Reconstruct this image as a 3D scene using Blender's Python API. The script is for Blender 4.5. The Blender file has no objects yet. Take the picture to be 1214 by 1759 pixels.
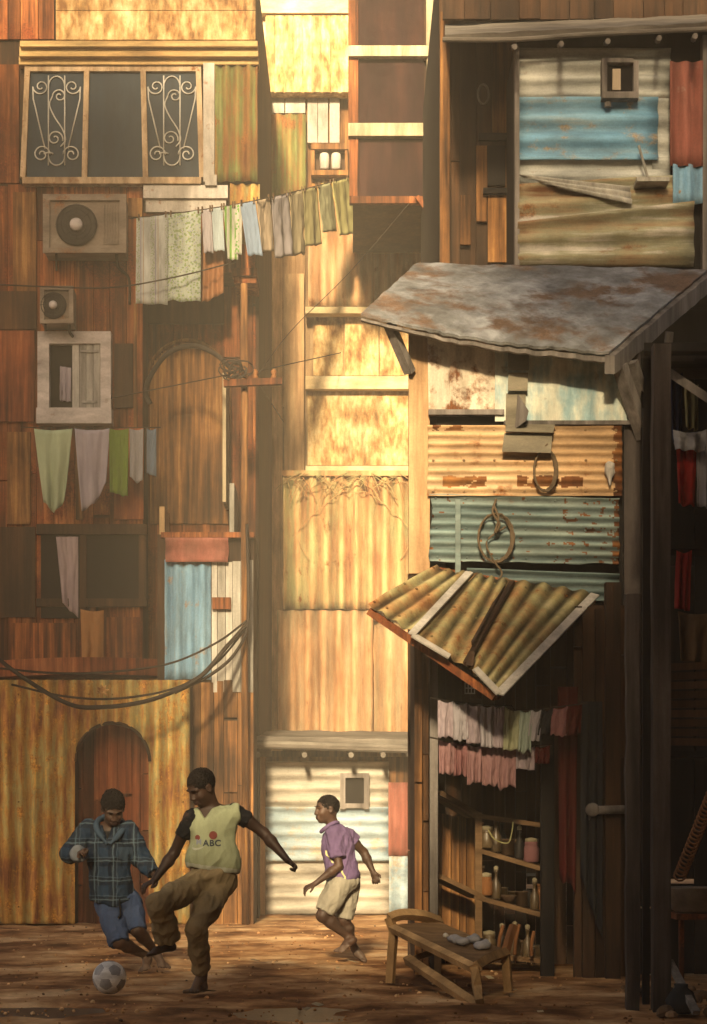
import bpy, math, random
import numpy as np
from mathutils import Vector, Matrix, noise
from mathutils.bvhtree import BVHTree
random.seed(7)
PI = math.pi
SC = bpy.context.scene
COL = SC.collection

# ------------------------------------------------------------------ camera
F, CAMZ, HX, HY = 3240.0, 1.09, 607.0, 1410.0       # focal length in photo pixels, eye height, vanishing point
cam = bpy.data.cameras.new('camera')
cam.sensor_fit = 'VERTICAL'; cam.sensor_height = 36.0
cam.lens = 36.0 * F / 1759.0
cam.shift_y = (HY - 879.5) / 1759.0
cam.clip_start = 0.1; cam.clip_end = 500
camo = bpy.data.objects.new('camera', cam); COL.objects.link(camo)
camo.location = (0, 0, CAMZ); camo.rotation_euler = (PI / 2, 0, 0)
SC.camera = camo

# ------------------------------------------------------------------ sky, sun, exposure
SUN_EL, SUN_TAN = math.radians(23), 0.09            # low evening sun almost straight behind the camera
sun_dir = Vector((SUN_TAN, 1.0, -math.tan(SUN_EL) * math.hypot(1, SUN_TAN))).normalized()
W = bpy.data.worlds.new('World'); SC.world = W; W.use_nodes = True
wn = W.node_tree; bg = wn.nodes['Background']
sky = wn.nodes.new('ShaderNodeTexSky'); sky.sky_type = 'NISHITA'; sky.sun_disc = False
sky.sun_elevation = SUN_EL; sky.sun_rotation = PI + math.atan(SUN_TAN)
sky.dust_density = 6.0; sky.air_density = 1.0; sky.ozone_density = 0.3
tint = wn.nodes.new('ShaderNodeMix'); tint.data_type = 'RGBA'; tint.blend_type = 'MULTIPLY'
tint.inputs[0].default_value = 1.0; tint.inputs[7].default_value = (1.0, 0.90, 0.74, 1)   # dusty evening air
wn.links.new(sky.outputs[0], tint.inputs[6]); wn.links.new(tint.outputs[2], bg.inputs[0])
bg.inputs[1].default_value = 0.058
sl = bpy.data.lights.new('sun', 'SUN'); sl.energy = 5.0; sl.angle = math.radians(6.0); sl.color = (1.0, 0.79, 0.48)
so = bpy.data.objects.new('sun', sl); COL.objects.link(so)
so.rotation_euler = sun_dir.to_track_quat('-Z', 'Y').to_euler(); so.location = (-3, -20, 20)
SC.view_settings.view_transform = 'Standard'; SC.view_settings.look = 'None'
SC.view_settings.gamma = 1.0; SC.view_settings.exposure = 1.58
SC.cycles.use_denoising = True; SC.cycles.max_bounces = 6; SC.cycles.volume_bounces = 1

# ------------------------------------------------------------------ helpers
def P(px, py, d):
    """a point of the street: seen at photo pixel (px, py), d metres down the alley"""
    return Vector(((px - HX) * d / F, d, CAMZ + (HY - py) * d / F))
def X(px, d): return (px - HX) * d / F
def Z(py, d): return CAMZ + (HY - py) * d / F
def nz(*p): return noise.noise(Vector(p))

class MB:
    def __init__(s): s.v = []; s.f = []; s.t = []; s.m = []; s.tone = 0.0; s.mi = 0
    def add(s, vs, fs):
        n = len(s.v); s.v += [Vector(a) for a in vs]; s.t += [s.tone] * len(vs)
        s.f += [tuple(i + n for i in f) for f in fs]; s.m += [s.mi] * len(fs)
    def hexa(s, b, t):
        s.add(list(b) + list(t), [(3, 2, 1, 0), (4, 5, 6, 7), (0, 1, 5, 4), (1, 2, 6, 5), (2, 3, 7, 6), (3, 0, 4, 7)])
    def box(s, x0, x1, y0, y1, z0, z1):
        s.hexa([(x0, y0, z0), (x1, y0, z0), (x1, y1, z0), (x0, y1, z0)], [(x0, y0, z1), (x1, y0, z1), (x1, y1, z1), (x0, y1, z1)])
    def bpx(s, x0, y0, x1, y1, d, dep, d1=None):
        """box whose front face is the photo rectangle at distance d, dep metres deep"""
        s.box(X(x0, d), X(x1, d), d, d + dep, Z(y1, d), Z(y0, d))
    def bar(s, a, b, w, h, up=Vector((0, 0, 1))):
        a, b = Vector(a), Vector(b); d = (b - a).normalized()
        if abs(d.dot(up)) > .97: up = Vector((0, 1, 0))
        r = d.cross(up).normalized() * w / 2; u = r.cross(d).normalized() * h / 2
        s.hexa([a - r - u, a + r - u, a + r + u, a - r + u], [b - r - u, b + r - u, b + r + u, b - r + u])
    def tube(s, pts, r, n=8, cap=True, closed=False):
        pts = [Vector(p) for p in pts]; m = len(pts); rr = r if isinstance(r, (list, tuple)) else [r] * m
        base = len(s.v); up = Vector((.31, .2, 1)).normalized(); vs = []
        for i, p in enumerate(pts):
            a = pts[i - 1] if (i > 0 or closed) else p; b = pts[(i + 1) % m] if (i < m - 1 or closed) else p
            d = (b - a).normalized() if (b - a).length > 1e-9 else Vector((0, 0, 1))
            if abs(d.dot(up)) > .98: up = Vector((1, .1, 0)).normalized()
            x = d.cross(up).normalized(); y = x.cross(d).normalized()
            vs += [p + (x * math.cos(2 * PI * k / n) + y * math.sin(2 * PI * k / n)) * rr[i] for k in range(n)]
        fs = []
        for i in range(m if closed else m - 1):
            j = (i + 1) % m
            fs += [(i * n + k, i * n + (k + 1) % n, j * n + (k + 1) % n, j * n + k) for k in range(n)]
        if cap and not closed: fs += [tuple(reversed(range(n))), tuple((m - 1) * n + k for k in range(n))]
        s.add(vs, fs)
    def lathe(s, base, prof, n=16, axis=Vector((0, 0, 1))):
        axis = Vector(axis).normalized(); x = axis.orthogonal().normalized(); y = axis.cross(x)
        vs, fs = [], []
        for r, h in prof:
            vs += [Vector(base) + axis * h + (x * math.cos(2 * PI * k / n) + y * math.sin(2 * PI * k / n)) * max(r, 1e-4) for k in range(n)]
        for i in range(len(prof) - 1):
            fs += [(i * n + k, i * n + (k + 1) % n, (i + 1) * n + (k + 1) % n, (i + 1) * n + k) for k in range(n)]
        fs += [tuple(reversed(range(n))), tuple((len(prof) - 1) * n + k for k in range(n))]
        s.add(vs, fs)
    def grid(s, fn, nu, nv, th, keep=None, tn=None):
        """closed sheet of thickness th over fn(u, v)"""
        p = [[Vector(fn(i / nu, j / nv)) for j in range(nv + 1)] for i in range(nu + 1)]
        fr, bk = [], []
        for i in range(nu + 1):
            for j in range(nv + 1):
                du = p[min(i + 1, nu)][j] - p[max(i - 1, 0)][j]; dv = p[i][min(j + 1, nv)] - p[i][max(j - 1, 0)]
                n = du.cross(dv); n = n.normalized() if n.length > 1e-12 else Vector((0, -1, 0))
                fr.append(p[i][j] + n * th / 2); bk.append(p[i][j] - n * th / 2)
        N = len(fr); w = nv + 1
        ok = {(i, j) for i in range(nu) for j in range(nv) if keep is None or keep((i + .5) / nu, (j + .5) / nv)}
        fs = []
        for (i, j) in ok:
            a, b, c, d = i * w + j, (i + 1) * w + j, (i + 1) * w + j + 1, i * w + j + 1
            fs += [(a, b, c, d), (d + N, c + N, b + N, a + N)]
            if (i, j - 1) not in ok: fs.append((a + N, b + N, b, a))
            if (i + 1, j) not in ok: fs.append((b + N, c + N, c, b))
            if (i, j + 1) not in ok: fs.append((c + N, d + N, d, c))
            if (i - 1, j) not in ok: fs.append((d + N, a + N, a, d))
        n0 = len(s.t); s.add(fr + bk, fs)
        if tn:
            for i in range(nu + 1):
                for j in range(nv + 1): s.t[n0 + i * w + j] = s.t[n0 + N + i * w + j] = tn(i / nu, j / nv)
    def build(s, name, mat, parent=None, smooth=False, origin=None):
        o = None
        if parent is not None:
            org = parent['_o'] if '_o' in parent else (0, 0, 0)
            org = Vector(org)
        else:
            if origin is None:
                lo = [min(v[k] for v in s.v) for k in range(3)]; hi = [max(v[k] for v in s.v) for k in range(3)]
                origin = ((lo[0] + hi[0]) / 2, (lo[1] + hi[1]) / 2, lo[2])
            org = Vector(origin)
        me = bpy.data.meshes.new(name)
        me.from_pydata([tuple(v - org) for v in s.v], [], s.f)
        at = me.attributes.new('tone', 'FLOAT', 'POINT'); at.data.foreach_set('value', s.t)
        for mm in (mat if isinstance(mat, (list, tuple)) else [mat]): me.materials.append(mm)
        me.polygons.foreach_set('material_index', s.m)
        me.polygons.foreach_set('use_smooth', [smooth] * len(me.polygons)); me.update()
        o = bpy.data.objects.new(name, me); COL.objects.link(o); ORG[o.name] = tuple(org)
        if parent is not None: o.parent = parent
        else: o.location = org
        o['_o'] = tuple(org)
        return o
ORG = {}
def boxes(name, mat, parent, rects, d, dep):
    """each photo rectangle a piece of its own"""
    for r in rects:
        mb = MB(); mb.tone = random.uniform(-.2, .2); mb.bpx(*r[:4], d - (r[4] if len(r) > 4 else 0), dep); o = mb.build(name, M[mat], parent)
    return o
def tag(o, label=None, cat=None, group=None, kind=None):
    if label: o['label'] = label
    if cat: o['category'] = cat
    if group: o['group'] = group
    if kind: o['kind'] = kind
    return o
def thing(name, label, cat, loc, group=None):
    o = bpy.data.objects.new(name, None); COL.objects.link(o); o.location = loc; o['_o'] = tuple(loc)
    o.empty_display_size = .1
    return tag(o, label, cat, group)
def bilin(a, b, c, d):
    a, b, c, d = map(Vector, (a, b, c, d))
    return lambda u, v: (a * (1 - u) + b * u) * (1 - v) + (d * (1 - u) + c * u) * v
def corr(mb, tl, tr, br, bl, along='v', pitch=.1, amp=.014, th=.004, rag=0.0, dent=.008, keep=None, seed=0, step=7, groove=.22, nails=0, mfn=None):
    """corrugated sheet: ridges run along 'v' (top to bottom) or 'u' (side to side)"""
    q = bilin(tl, tr, br, bl); tl, tr, br, bl = map(Vector, (tl, tr, br, bl))
    n = (tr - tl).cross(bl - tl).normalized()
    if n.y > 0: n = -n
    LU = ((tr - tl).length + (br - bl).length) / 2; LV = ((bl - tl).length + (br - tr).length) / 2
    if along == 'v': nu, nv = max(4, int(LU / pitch * step)), max(4, int(LV / .12))
    else: nu, nv = max(4, int(LU / .12)), max(4, int(LV / pitch * step))
    if mfn: nv = max(nv, int(LV / .012)); nu = max(nu, int(LU / .012))
    if keep: nv = max(nv, int(LV / .03)); nu = max(nu, int(LU / .03))
    def fn(u, v):
        s = u * LU if along == 'v' else v * LV
        e = rag * LV
        uu, vv = u, v
        if rag:
            k = s / pitch if along == 'v' else u * LU * 6
            if v > .999: vv = 1 + rag * (nz(k * .9, seed, 3.1) * .8 - .1)
            if v < .001: vv = rag * .4 * nz(k * .9, seed, 7.7)
            if u > .999: uu = 1 + rag * .5 * nz(v * LV * 7, seed, 1.3)
            if u < .001: uu = rag * .5 * nz(v * LV * 7, seed, 5.3)
        p = q(uu, vv)
        return p + n * (amp * math.cos(2 * PI * s / pitch) * (1 + .35 * nz(u * 3, v * 3, seed)) + dent * nz(p.x * 2.3, p.z * 2.3, seed + 9.0))
    # groove tone paints in ridge shading as well as dirt; rust darkens the edges
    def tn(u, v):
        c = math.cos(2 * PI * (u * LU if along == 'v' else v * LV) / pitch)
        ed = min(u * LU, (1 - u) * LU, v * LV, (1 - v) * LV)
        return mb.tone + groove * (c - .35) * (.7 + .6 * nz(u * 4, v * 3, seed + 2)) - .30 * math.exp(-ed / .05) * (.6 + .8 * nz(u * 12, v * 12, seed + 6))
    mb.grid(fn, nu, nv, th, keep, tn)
    if mfn:                                            # rusted-through places get the second material
        o_ = Vector(tl); du, dv = (tr - tl), (bl - tl)
        for i in range(len(mb.f)):
            c_ = sum((mb.v[k] for k in mb.f[i]), Vector()) / len(mb.f[i]) - o_; mb.m[i] = int(mfn(c_.dot(du) / du.dot(du), c_.dot(dv) / dv.dot(dv)))
    if nails:
        mb.tone = -.55
        for (u, v) in [(i / nails * .94 + .03, w_) for w_ in (.06, .5, .93) for i in range(nails + 1)]:
            if keep is None or keep(u, v): mb.lathe(fn(u, v) + n * .001, [(.011, 0), (.011, .004), (.006, .009), (.001, .011)], 7, n)
        mb.tone = 0
def corrpx(mb, x0, y0, x1, y1, d, along='v', **k):
    corr(mb, P(x0, y0, d), P(x1, y0, d), P(x1, y1, d), P(x0, y1, d), along, **k)
def planks(mb, x0, x1, z0, z1, y, w=.16, th=.03, along='v', gap=.006, jit=.012):
    """a wall of boards whose faces lie near y (towards the camera)"""
    a, b = (x0, x1) if along == 'v' else (z0, z1)
    p = a
    while p < b - .02:
        ww = min(w * random.uniform(.65, 1.3), b - p)
        mb.tone = random.uniform(-.5, .5); o = random.uniform(0, jit); e = random.uniform(0, .03)
        if along == 'v':
            za = z0 + e * .3; cuts = sorted(random.uniform(z0 + .4, z1 - .3) for _ in range(random.randint(0, 3))) if z1 - z0 > 1.6 else []
            for zc in cuts + [z1 - e]:                # boards are pieced from odd lengths
                mb.box(p, p + ww - gap, y - th - o, y, za, zc - .004); za = zc + random.choice((.004, .01, .03)); mb.tone = random.uniform(-.5, .5); o = random.uniform(0, jit)
        else: mb.box(x0 + e * .5, x1 - e, y - th - o, y, p, p + ww - gap)
        p += ww
    mb.tone = 0
def plankpx(mb, x0, y0, x1, y1, d, **k): planks(mb, X(x0, d), X(x1, d), Z(y1, d), Z(y0, d), d, **k)
def cat_pts(ctrl, n=14):
    """smooth curve through control points"""
    c = [Vector(p) for p in ctrl]; c = [c[0] * 2 - c[1]] + c + [c[-1] * 2 - c[-2]]; out = []
    for i in range(1, len(c) - 2):
        p0, p1, p2, p3 = c[i - 1:i + 3]
        for k in range(n):
            t = k / n
            out.append(.5 * ((2 * p1) + (p2 - p0) * t + (2 * p0 - 5 * p1 + 4 * p2 - p3) * t * t + (3 * p1 - p0 - 3 * p2 + p3) * t ** 3))
    out.append(c[-2]); return out

# ------------------------------------------------------------------ materials (all procedural)
def MAT(name, cols, sc=(5, 5, 5), rough=.85, metal=0.0, bump=.35, rust=None, grain=60.0, patch=1.2, tone=.9, contrast=1.0, spec=.3, grime=.85):
    """cols: dark..light colours of a streaky noise; sc: streak frequencies; rust: (colours, amount, scale)"""
    m = bpy.data.materials.new(name); m.use_nodes = True; nt = m.node_tree; N = nt.nodes; L = nt.links.new
    bs = N['Principled BSDF']; bs.inputs['Metallic'].default_value = metal; bs.inputs['Roughness'].default_value = rough
    bs.inputs['Specular IOR Level'].default_value = spec
    tc = N.new('ShaderNodeTexCoord'); oi = N.new('ShaderNodeObjectInfo')
    off = N.new('ShaderNodeVectorMath'); off.operation = 'MULTIPLY_ADD'
    off.inputs[1].default_value = (13, 17, 23)
    cmb = N.new('ShaderNodeCombineXYZ')
    for i in range(3): L(oi.outputs['Random'], cmb.inputs[i])
    L(cmb.outputs[0], off.inputs[0]); L(tc.outputs['Object'], off.inputs[2])
    mp = N.new('ShaderNodeMapping'); mp.inputs['Scale'].default_value = sc; L(off.outputs[0], mp.inputs[0])
    def noi(vec, s, det, r):
        n = N.new('ShaderNodeTexNoise'); n.inputs['Scale'].default_value = s; n.inputs['Detail'].default_value = det
        n.inputs['Roughness'].default_value = r; L(vec, n.inputs['Vector']); return n
    def math_(op, a, b, c=None):
        n = N.new('ShaderNodeMath'); n.operation = op
        for i, q in enumerate((a, b, c)):
            if q is None: continue
            if hasattr(q, 'links'): L(q, n.inputs[i])
            else: n.inputs[i].default_value = q
        return n.outputs[0]
    A = noi(mp.outputs[0], 1.0, 7, .62); B = noi(off.outputs[0], patch, 4, .55); G = noi(off.outputs[0], grain, 3, .7)
    v = math_('MULTIPLY_ADD', A.outputs[0], .6, math_('MULTIPLY', B.outputs[0], .4))
    v = math_('MULTIPLY_ADD', math_('SUBTRACT', v, .5), 1.9 * contrast, .5)
    rp = N.new('ShaderNodeValToRGB'); el = rp.color_ramp.elements
    while len(el) < len(cols): el.new(.5)
    for i, c in enumerate(cols):
        el[i].position = .12 + .76 * i / max(1, len(cols) - 1); el[i].color = (*c, 1)
    L(v, rp.inputs[0]); col = rp.outputs[0]; rg = None
    if rust:
        rc, am, rs = rust
        R = noi(off.outputs[0], rs, 9, .68); R2 = noi(mp.outputs[0], 1.7, 6, .6)
        rv = math_('MULTIPLY_ADD', R.outputs[0], .72, math_('MULTIPLY', R2.outputs[0], .28))
        mk = N.new('ShaderNodeMapRange'); mk.inputs[1].default_value = .66 - .32 * am; mk.inputs[2].default_value = .74 - .32 * am
        mk.clamp = True; L(rv, mk.inputs[0])
        rr = N.new('ShaderNodeValToRGB'); e2 = rr.color_ramp.elements
        e2[0].position = .3; e2[0].color = (*rc[0], 1); e2[1].position = .7; e2[1].color = (*rc[1], 1); L(G.outputs[0], rr.inputs[0])
        mx = N.new('ShaderNodeMix'); mx.data_type = 'RGBA'; L(mk.outputs[0], mx.inputs[0]); L(col, mx.inputs[6]); L(rr.outputs[0], mx.inputs[7])
        col = mx.outputs[2]
    at = N.new('ShaderNodeAttribute'); at.attribute_name = 'tone'
    g = math_('MULTIPLY_ADD', at.outputs['Fac'], tone, math_('MULTIPLY_ADD', G.outputs[0], .5, .75))
    mg = N.new('ShaderNodeMapping'); mg.inputs['Scale'].default_value = (5.5, 5.5, 1.1) if sc[2] <= sc[0] else (1.5, 4.5, 4.5); L(off.outputs[0], mg.inputs[0])
    S_ = noi(mg.outputs[0], 1.0, 6, .7)
    g = math_('MULTIPLY', g, math_('MULTIPLY_ADD', math_('SUBTRACT', S_.outputs[0], .5), 2.6 * grime, 1.0))
    g = math_('MAXIMUM', g, .12)
    hs = N.new('ShaderNodeHueSaturation'); L(g, hs.inputs['Value']); L(col, hs.inputs['Color']); L(hs.outputs[0], bs.inputs['Base Color'])
    if bump:
        hgt = math_('MULTIPLY_ADD', A.outputs[0], 1.0, math_('MULTIPLY', G.outputs[0], .35))
        bp = N.new('ShaderNodeBump'); bp.inputs['Strength'].default_value = bump; bp.inputs['Distance'].default_value = .012
        L(hgt, bp.inputs['Height']); L(bp.outputs[0], bs.inputs['Normal'])
    rv2 = math_('MULTIPLY_ADD', G.outputs[0], .25, rough - .12); L(rv2, bs.inputs['Roughness'])
    return m
RUST = ((.10, .035, .012), (.34, .13, .035))
M = {}
def mk(k, *a, **kw): M[k] = MAT(k, *a, **kw)
V, HZ, ISO = (16, 16, .9), (.9, 9, 16), (4, 4, 4)
mk('brown_boards', [(.025, .009, .005), (.10, .032, .011), (.20, .066, .021), (.36, .13, .042)], (22, 22, .7), rust=(((.05, .012, .005), (.24, .06, .018)), .46, 1.6), contrast=1.7, patch=.7, grime=1.2)
mk('red_boards', [(.04, .012, .006), (.14, .038, .014), (.24, .07, .025), (.36, .13, .05)], (20, 20, .8), contrast=1.4)
mk('dark_boards', [(.010, .007, .005), (.03, .017, .01), (.06, .03, .015), (.11, .05, .02)], V)
mk('amber_boards', [(.03, .014, .006), (.10, .045, .017), (.21, .095, .032), (.38, .20, .07)], (20, 20, .8), contrast=1.5)
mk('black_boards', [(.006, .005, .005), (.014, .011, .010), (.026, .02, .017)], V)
mk('tan_boards', [(.20, .11, .05), (.34, .20, .10), (.48, .31, .16), (.58, .42, .24)], V)
mk('pale_post', [(.24, .18, .11), (.40, .33, .22), (.52, .45, .33)], V)
mk('straw_wall', [(.20, .09, .03), (.42, .24, .09), (.62, .43, .20), (.74, .60, .34)], (13, 13, 5), patch=3, bump=.7, contrast=1.5, rust=(((.30, .14, .045), (.46, .26, .10)), .20, 5))
mk('cream_plaster', [(.36, .24, .12), (.54, .40, .22), (.70, .57, .36), (.76, .66, .46)], (2, 2, 3), patch=2)
mk('cornice_wood', [(.20, .11, .045), (.38, .24, .10), (.55, .38, .17), (.62, .46, .24)], HZ)
mk('peeling_frame', [(.16, .08, .035), (.45, .32, .20), (.62, .50, .36)], (9, 9, 3), rust=(RUST, .35, 9))
mk('pane_glass', [(.006, .014, .026), (.012, .024, .040), (.024, .038, .054)], (2, 2, 2), rough=.55, bump=.05, spec=.15)
mk('scroll_iron', [(.42, .40, .37), (.56, .54, .51)], ISO, rough=.6, bump=0)
mk('green_rust', [(.10, .035, .012), (.20, .10, .03), (.15, .17, .055), (.24, .25, .10)], (11, 11, .7), rust=(RUST, .42, 3), contrast=1.3)
mk('glinting_rust', [(.16, .06, .03), (.34, .15, .05), (.46, .27, .07), (.42, .36, .15), (.70, .46, .12)], (13, 13, 2.2), rust=(((.20, .06, .012), (.74, .40, .08)), .44, 6), contrast=1.5, grain=40)  # bright gold flecks paint sun glints into the rust
mk('peach_sheet', [(.30, .14, .06), (.46, .25, .12), (.50, .34, .19), (.40, .36, .20)], (8, 8, .6), rust=(RUST, .22, 3), contrast=1.2)
mk('straw_sheet', [(.34, .15, .07), (.50, .27, .12), (.47, .38, .18), (.40, .40, .19)], (8, 8, 1.2), rust=(RUST, .25, 3), contrast=1.3)
mk('blue_sheet', [(.10, .20, .30), (.16, .32, .48), (.24, .42, .58), (.42, .42, .38)], (9, 9, .8), rust=(((.32, .17, .08), (.45, .36, .27)), .30, 4), rough=.6)
mk('blue_sheet_flat', [(.08, .18, .27), (.12, .27, .41), (.18, .34, .47), (.38, .39, .36)], (.8, 9, 9), rust=(((.26, .19, .12), (.42, .36, .28)), .33, 5), rough=.6)
mk('grey_sheet', [(.20, .21, .20), (.37, .38, .36), (.52, .52, .48), (.60, .59, .54)], (.9, 8, 8), rust=(RUST, .2, 4), rough=.65)
mk('dull_sheet', [(.20, .18, .15), (.34, .31, .26), (.46, .42, .35), (.54, .50, .42)], (.9, 8, 8), rust=(RUST, .2, 4), rough=.7)
mk('grey_slats', [(.20, .18, .15), (.36, .34, .30), (.46, .44, .40)], V)
mk('red_sheet', [(.15, .05, .035), (.27, .09, .065), (.36, .15, .11)], (7, 7, .7), rust=(((.35, .22, .17), (.45, .34, .28)), .2, 6))
mk('curved_sheet', [(.17, .07, .03), (.30, .22, .13), (.29, .28, .18), (.55, .50, .43), (.58, .54, .48)], (.35, 5, 7), rust=(RUST, .34, 2.2), contrast=1.7)
mk('teal_sheet', [(.07, .10, .105), (.13, .185, .185), (.22, .27, .25), (.33, .33, .26)], (.9, 9, 9), rust=(RUST, .20, 5), rough=.6)
mk('teal_flaking', [(.16, .28, .32), (.28, .40, .42), (.56, .57, .48), (.64, .60, .49)], (6, 6, 2), rough=.75, grain=25, patch=3, contrast=1.5, rust=(((.20, .12, .07), (.35, .31, .24)), .24, 7))
mk('rusty_white', [(.42, .32, .22), (.64, .55, .43), (.70, .63, .52)], (5, 5, 2), rust=(((.10, .03, .01), (.24, .09, .03)), .47, 4), contrast=1.2)
mk('orange_sheet', [(.38, .23, .11), (.56, .36, .19), (.66, .46, .27)], (.7, 7, 7), rust=(((.16, .05, .012), (.38, .15, .035)), .30, 3.5), rough=.6)
mk('rust_patch', [(.06, .02, .008), (.15, .055, .016), (.28, .12, .035)], ISO, contrast=1.5, grain=30)
mk('awning_sheet', [(.18, .075, .03), (.33, .19, .08), (.31, .27, .13), (.44, .37, .22)], (2.2, 2.2, 2.2), rust=(RUST, .36, 9), contrast=1.3, patch=4)
mk('pale_edge', [(.30, .26, .22), (.44, .40, .36), (.55, .52, .48)], ISO, rust=(RUST, .25, 8))
mk('slate_roof', [(.11, .105, .10), (.19, .19, .19), (.30, .30, .31), (.44, .45, .46)], (3, 2.2, 2.2), rust=(((.09, .055, .035), (.21, .13, .085)), .46, 1.3), grain=110, contrast=1.5, patch=1.2, bump=.35)
mk('dark_post', [(.012, .010, .010), (.04, .032, .030), (.085, .068, .062), (.13, .11, .10)], V)
mk('grey_timber', [(.05, .04, .035), (.11, .095, .085), (.20, .175, .16), (.28, .25, .23)], V)
mk('weathered_pole', [(.07, .055, .045), (.15, .13, .11), (.26, .235, .20)], HZ)
mk('grey_flap', [(.10, .085, .06), (.19, .165, .12), (.26, .23, .17)], (2, 6, 6), bump=.2)
mk('ac_casing', [(.10, .07, .05), (.21, .165, .13), (.30, .25, .20)], (2, 2, 4), rough=.7, rust=(RUST, .3, 3))
mk('dark_metal', [(.012, .010, .008), (.03, .024, .02), (.05, .04, .03)], ISO, rough=.6)
mk('white_frame', [(.30, .26, .25), (.46, .42, .42), (.54, .50, .50)], (3, 3, 5), rough=.8, rust=(((.25, .17, .13), (.35, .28, .24)), .18, 4))
mk('shutter_wood', [(.16, .15, .14), (.29, .28, .27), (.38, .36, .34)], V)
mk('maroon_pane', [(.008, .004, .005), (.022, .009, .009), (.05, .02, .015)], (5, 5, 1), rough=.7, bump=.15, spec=.08)
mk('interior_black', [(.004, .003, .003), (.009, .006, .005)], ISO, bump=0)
mk('cable', [(.018, .012, .009), (.04, .028, .02)], ISO, rough=.7, bump=0)
mk('rope', [(.07, .045, .025), (.18, .13, .08)], (40, 40, 40), bump=.5)
mk('dirt', [(.11, .048, .019), (.27, .13, .055), (.46, .26, .12), (.64, .43, .24)], (1.1, .9, 1), rough=.95, grain=30, patch=2.6, contrast=1.9, bump=1.0, spec=.1, rust=(((.11, .04, .016), (.22, .09, .036)), .34, 1.4), grime=.45)
mk('faded_blue', [(.30, .31, .28), (.26, .35, .41), (.36, .45, .49), (.48, .48, .42)], (.8, 7, 7), rust=(((.36, .30, .22), (.46, .40, .31)), .40, 3), rough=.7)
mk('puddle', [(.04, .022, .012), (.06, .034, .018)], ISO, rough=.42, bump=0, spec=.5)
mk('stone', [(.10, .055, .03), (.20, .12, .065), (.30, .20, .12)], ISO, rough=.95)
mk('blocker_plaster', [(.14, .09, .05), (.25, .17, .10), (.36, .26, .16)], (2, 2, 1))
mk('shelf_board', [(.08, .045, .02), (.18, .105, .05), (.28, .18, .09)], HZ)
mk('chair_wood', [(.18, .10, .045), (.36, .22, .10), (.52, .34, .17)], ISO)
mk('jar_glass', [(.05, .03, .015), (.10, .065, .03), (.17, .12, .06)], (6, 6, 2), rough=.4, bump=0, spec=.6)
mk('white_stuff', [(.34, .30, .27), (.52, .48, .44)], (6, 6, 6), rough=.7)
mk('clay', [(.16, .06, .02), (.30, .13, .045)], ISO)
def CL(key, c, var=.18, sc=(9, 9, 1.5), rough=.9):
    c = Vector(c) * (.82 if key.startswith('c_') else 1); mk(key, [tuple(c * (1 - var * 1.6)), tuple(c), tuple(c * (1 + var))], sc, rough=rough, bump=.15, grain=220, spec=.15, grime=.3)
for k, c in dict(c_palegreen=(.40, .48, .33), c_lavender=(.40, .36, .43), c_green=(.14, .22, .035), c_grey=(.34, .33, .36), c_blue=(.16, .21, .29),
                 c_terracotta=(.33, .15, .07), c_lilac=(.46, .42, .45), c_lightblue=(.40, .47, .50), c_steel=(.22, .29, .40), c_peach=(.52, .41, .30),
                 c_beige=(.44, .37, .24), c_olive=(.38, .34, .17), c_sage=(.40, .40, .25), c_yellow=(.43, .40, .18), c_white=(.55, .52, .48),
                 c_orange=(.40, .19, .07), c_pink=(.34, .19, .19), c_rose=(.28, .13, .13), c_mauve=(.42, .34, .37), c_darkred=(.10, .018, .014),
                 c_red=(.26, .018, .014), c_navy=(.03, .04, .09), c_sea=(.36, .42, .36), c_greyblack=(.035, .035, .038), c_brown=(.13, .08, .045)).items(): CL(k, c)
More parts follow.
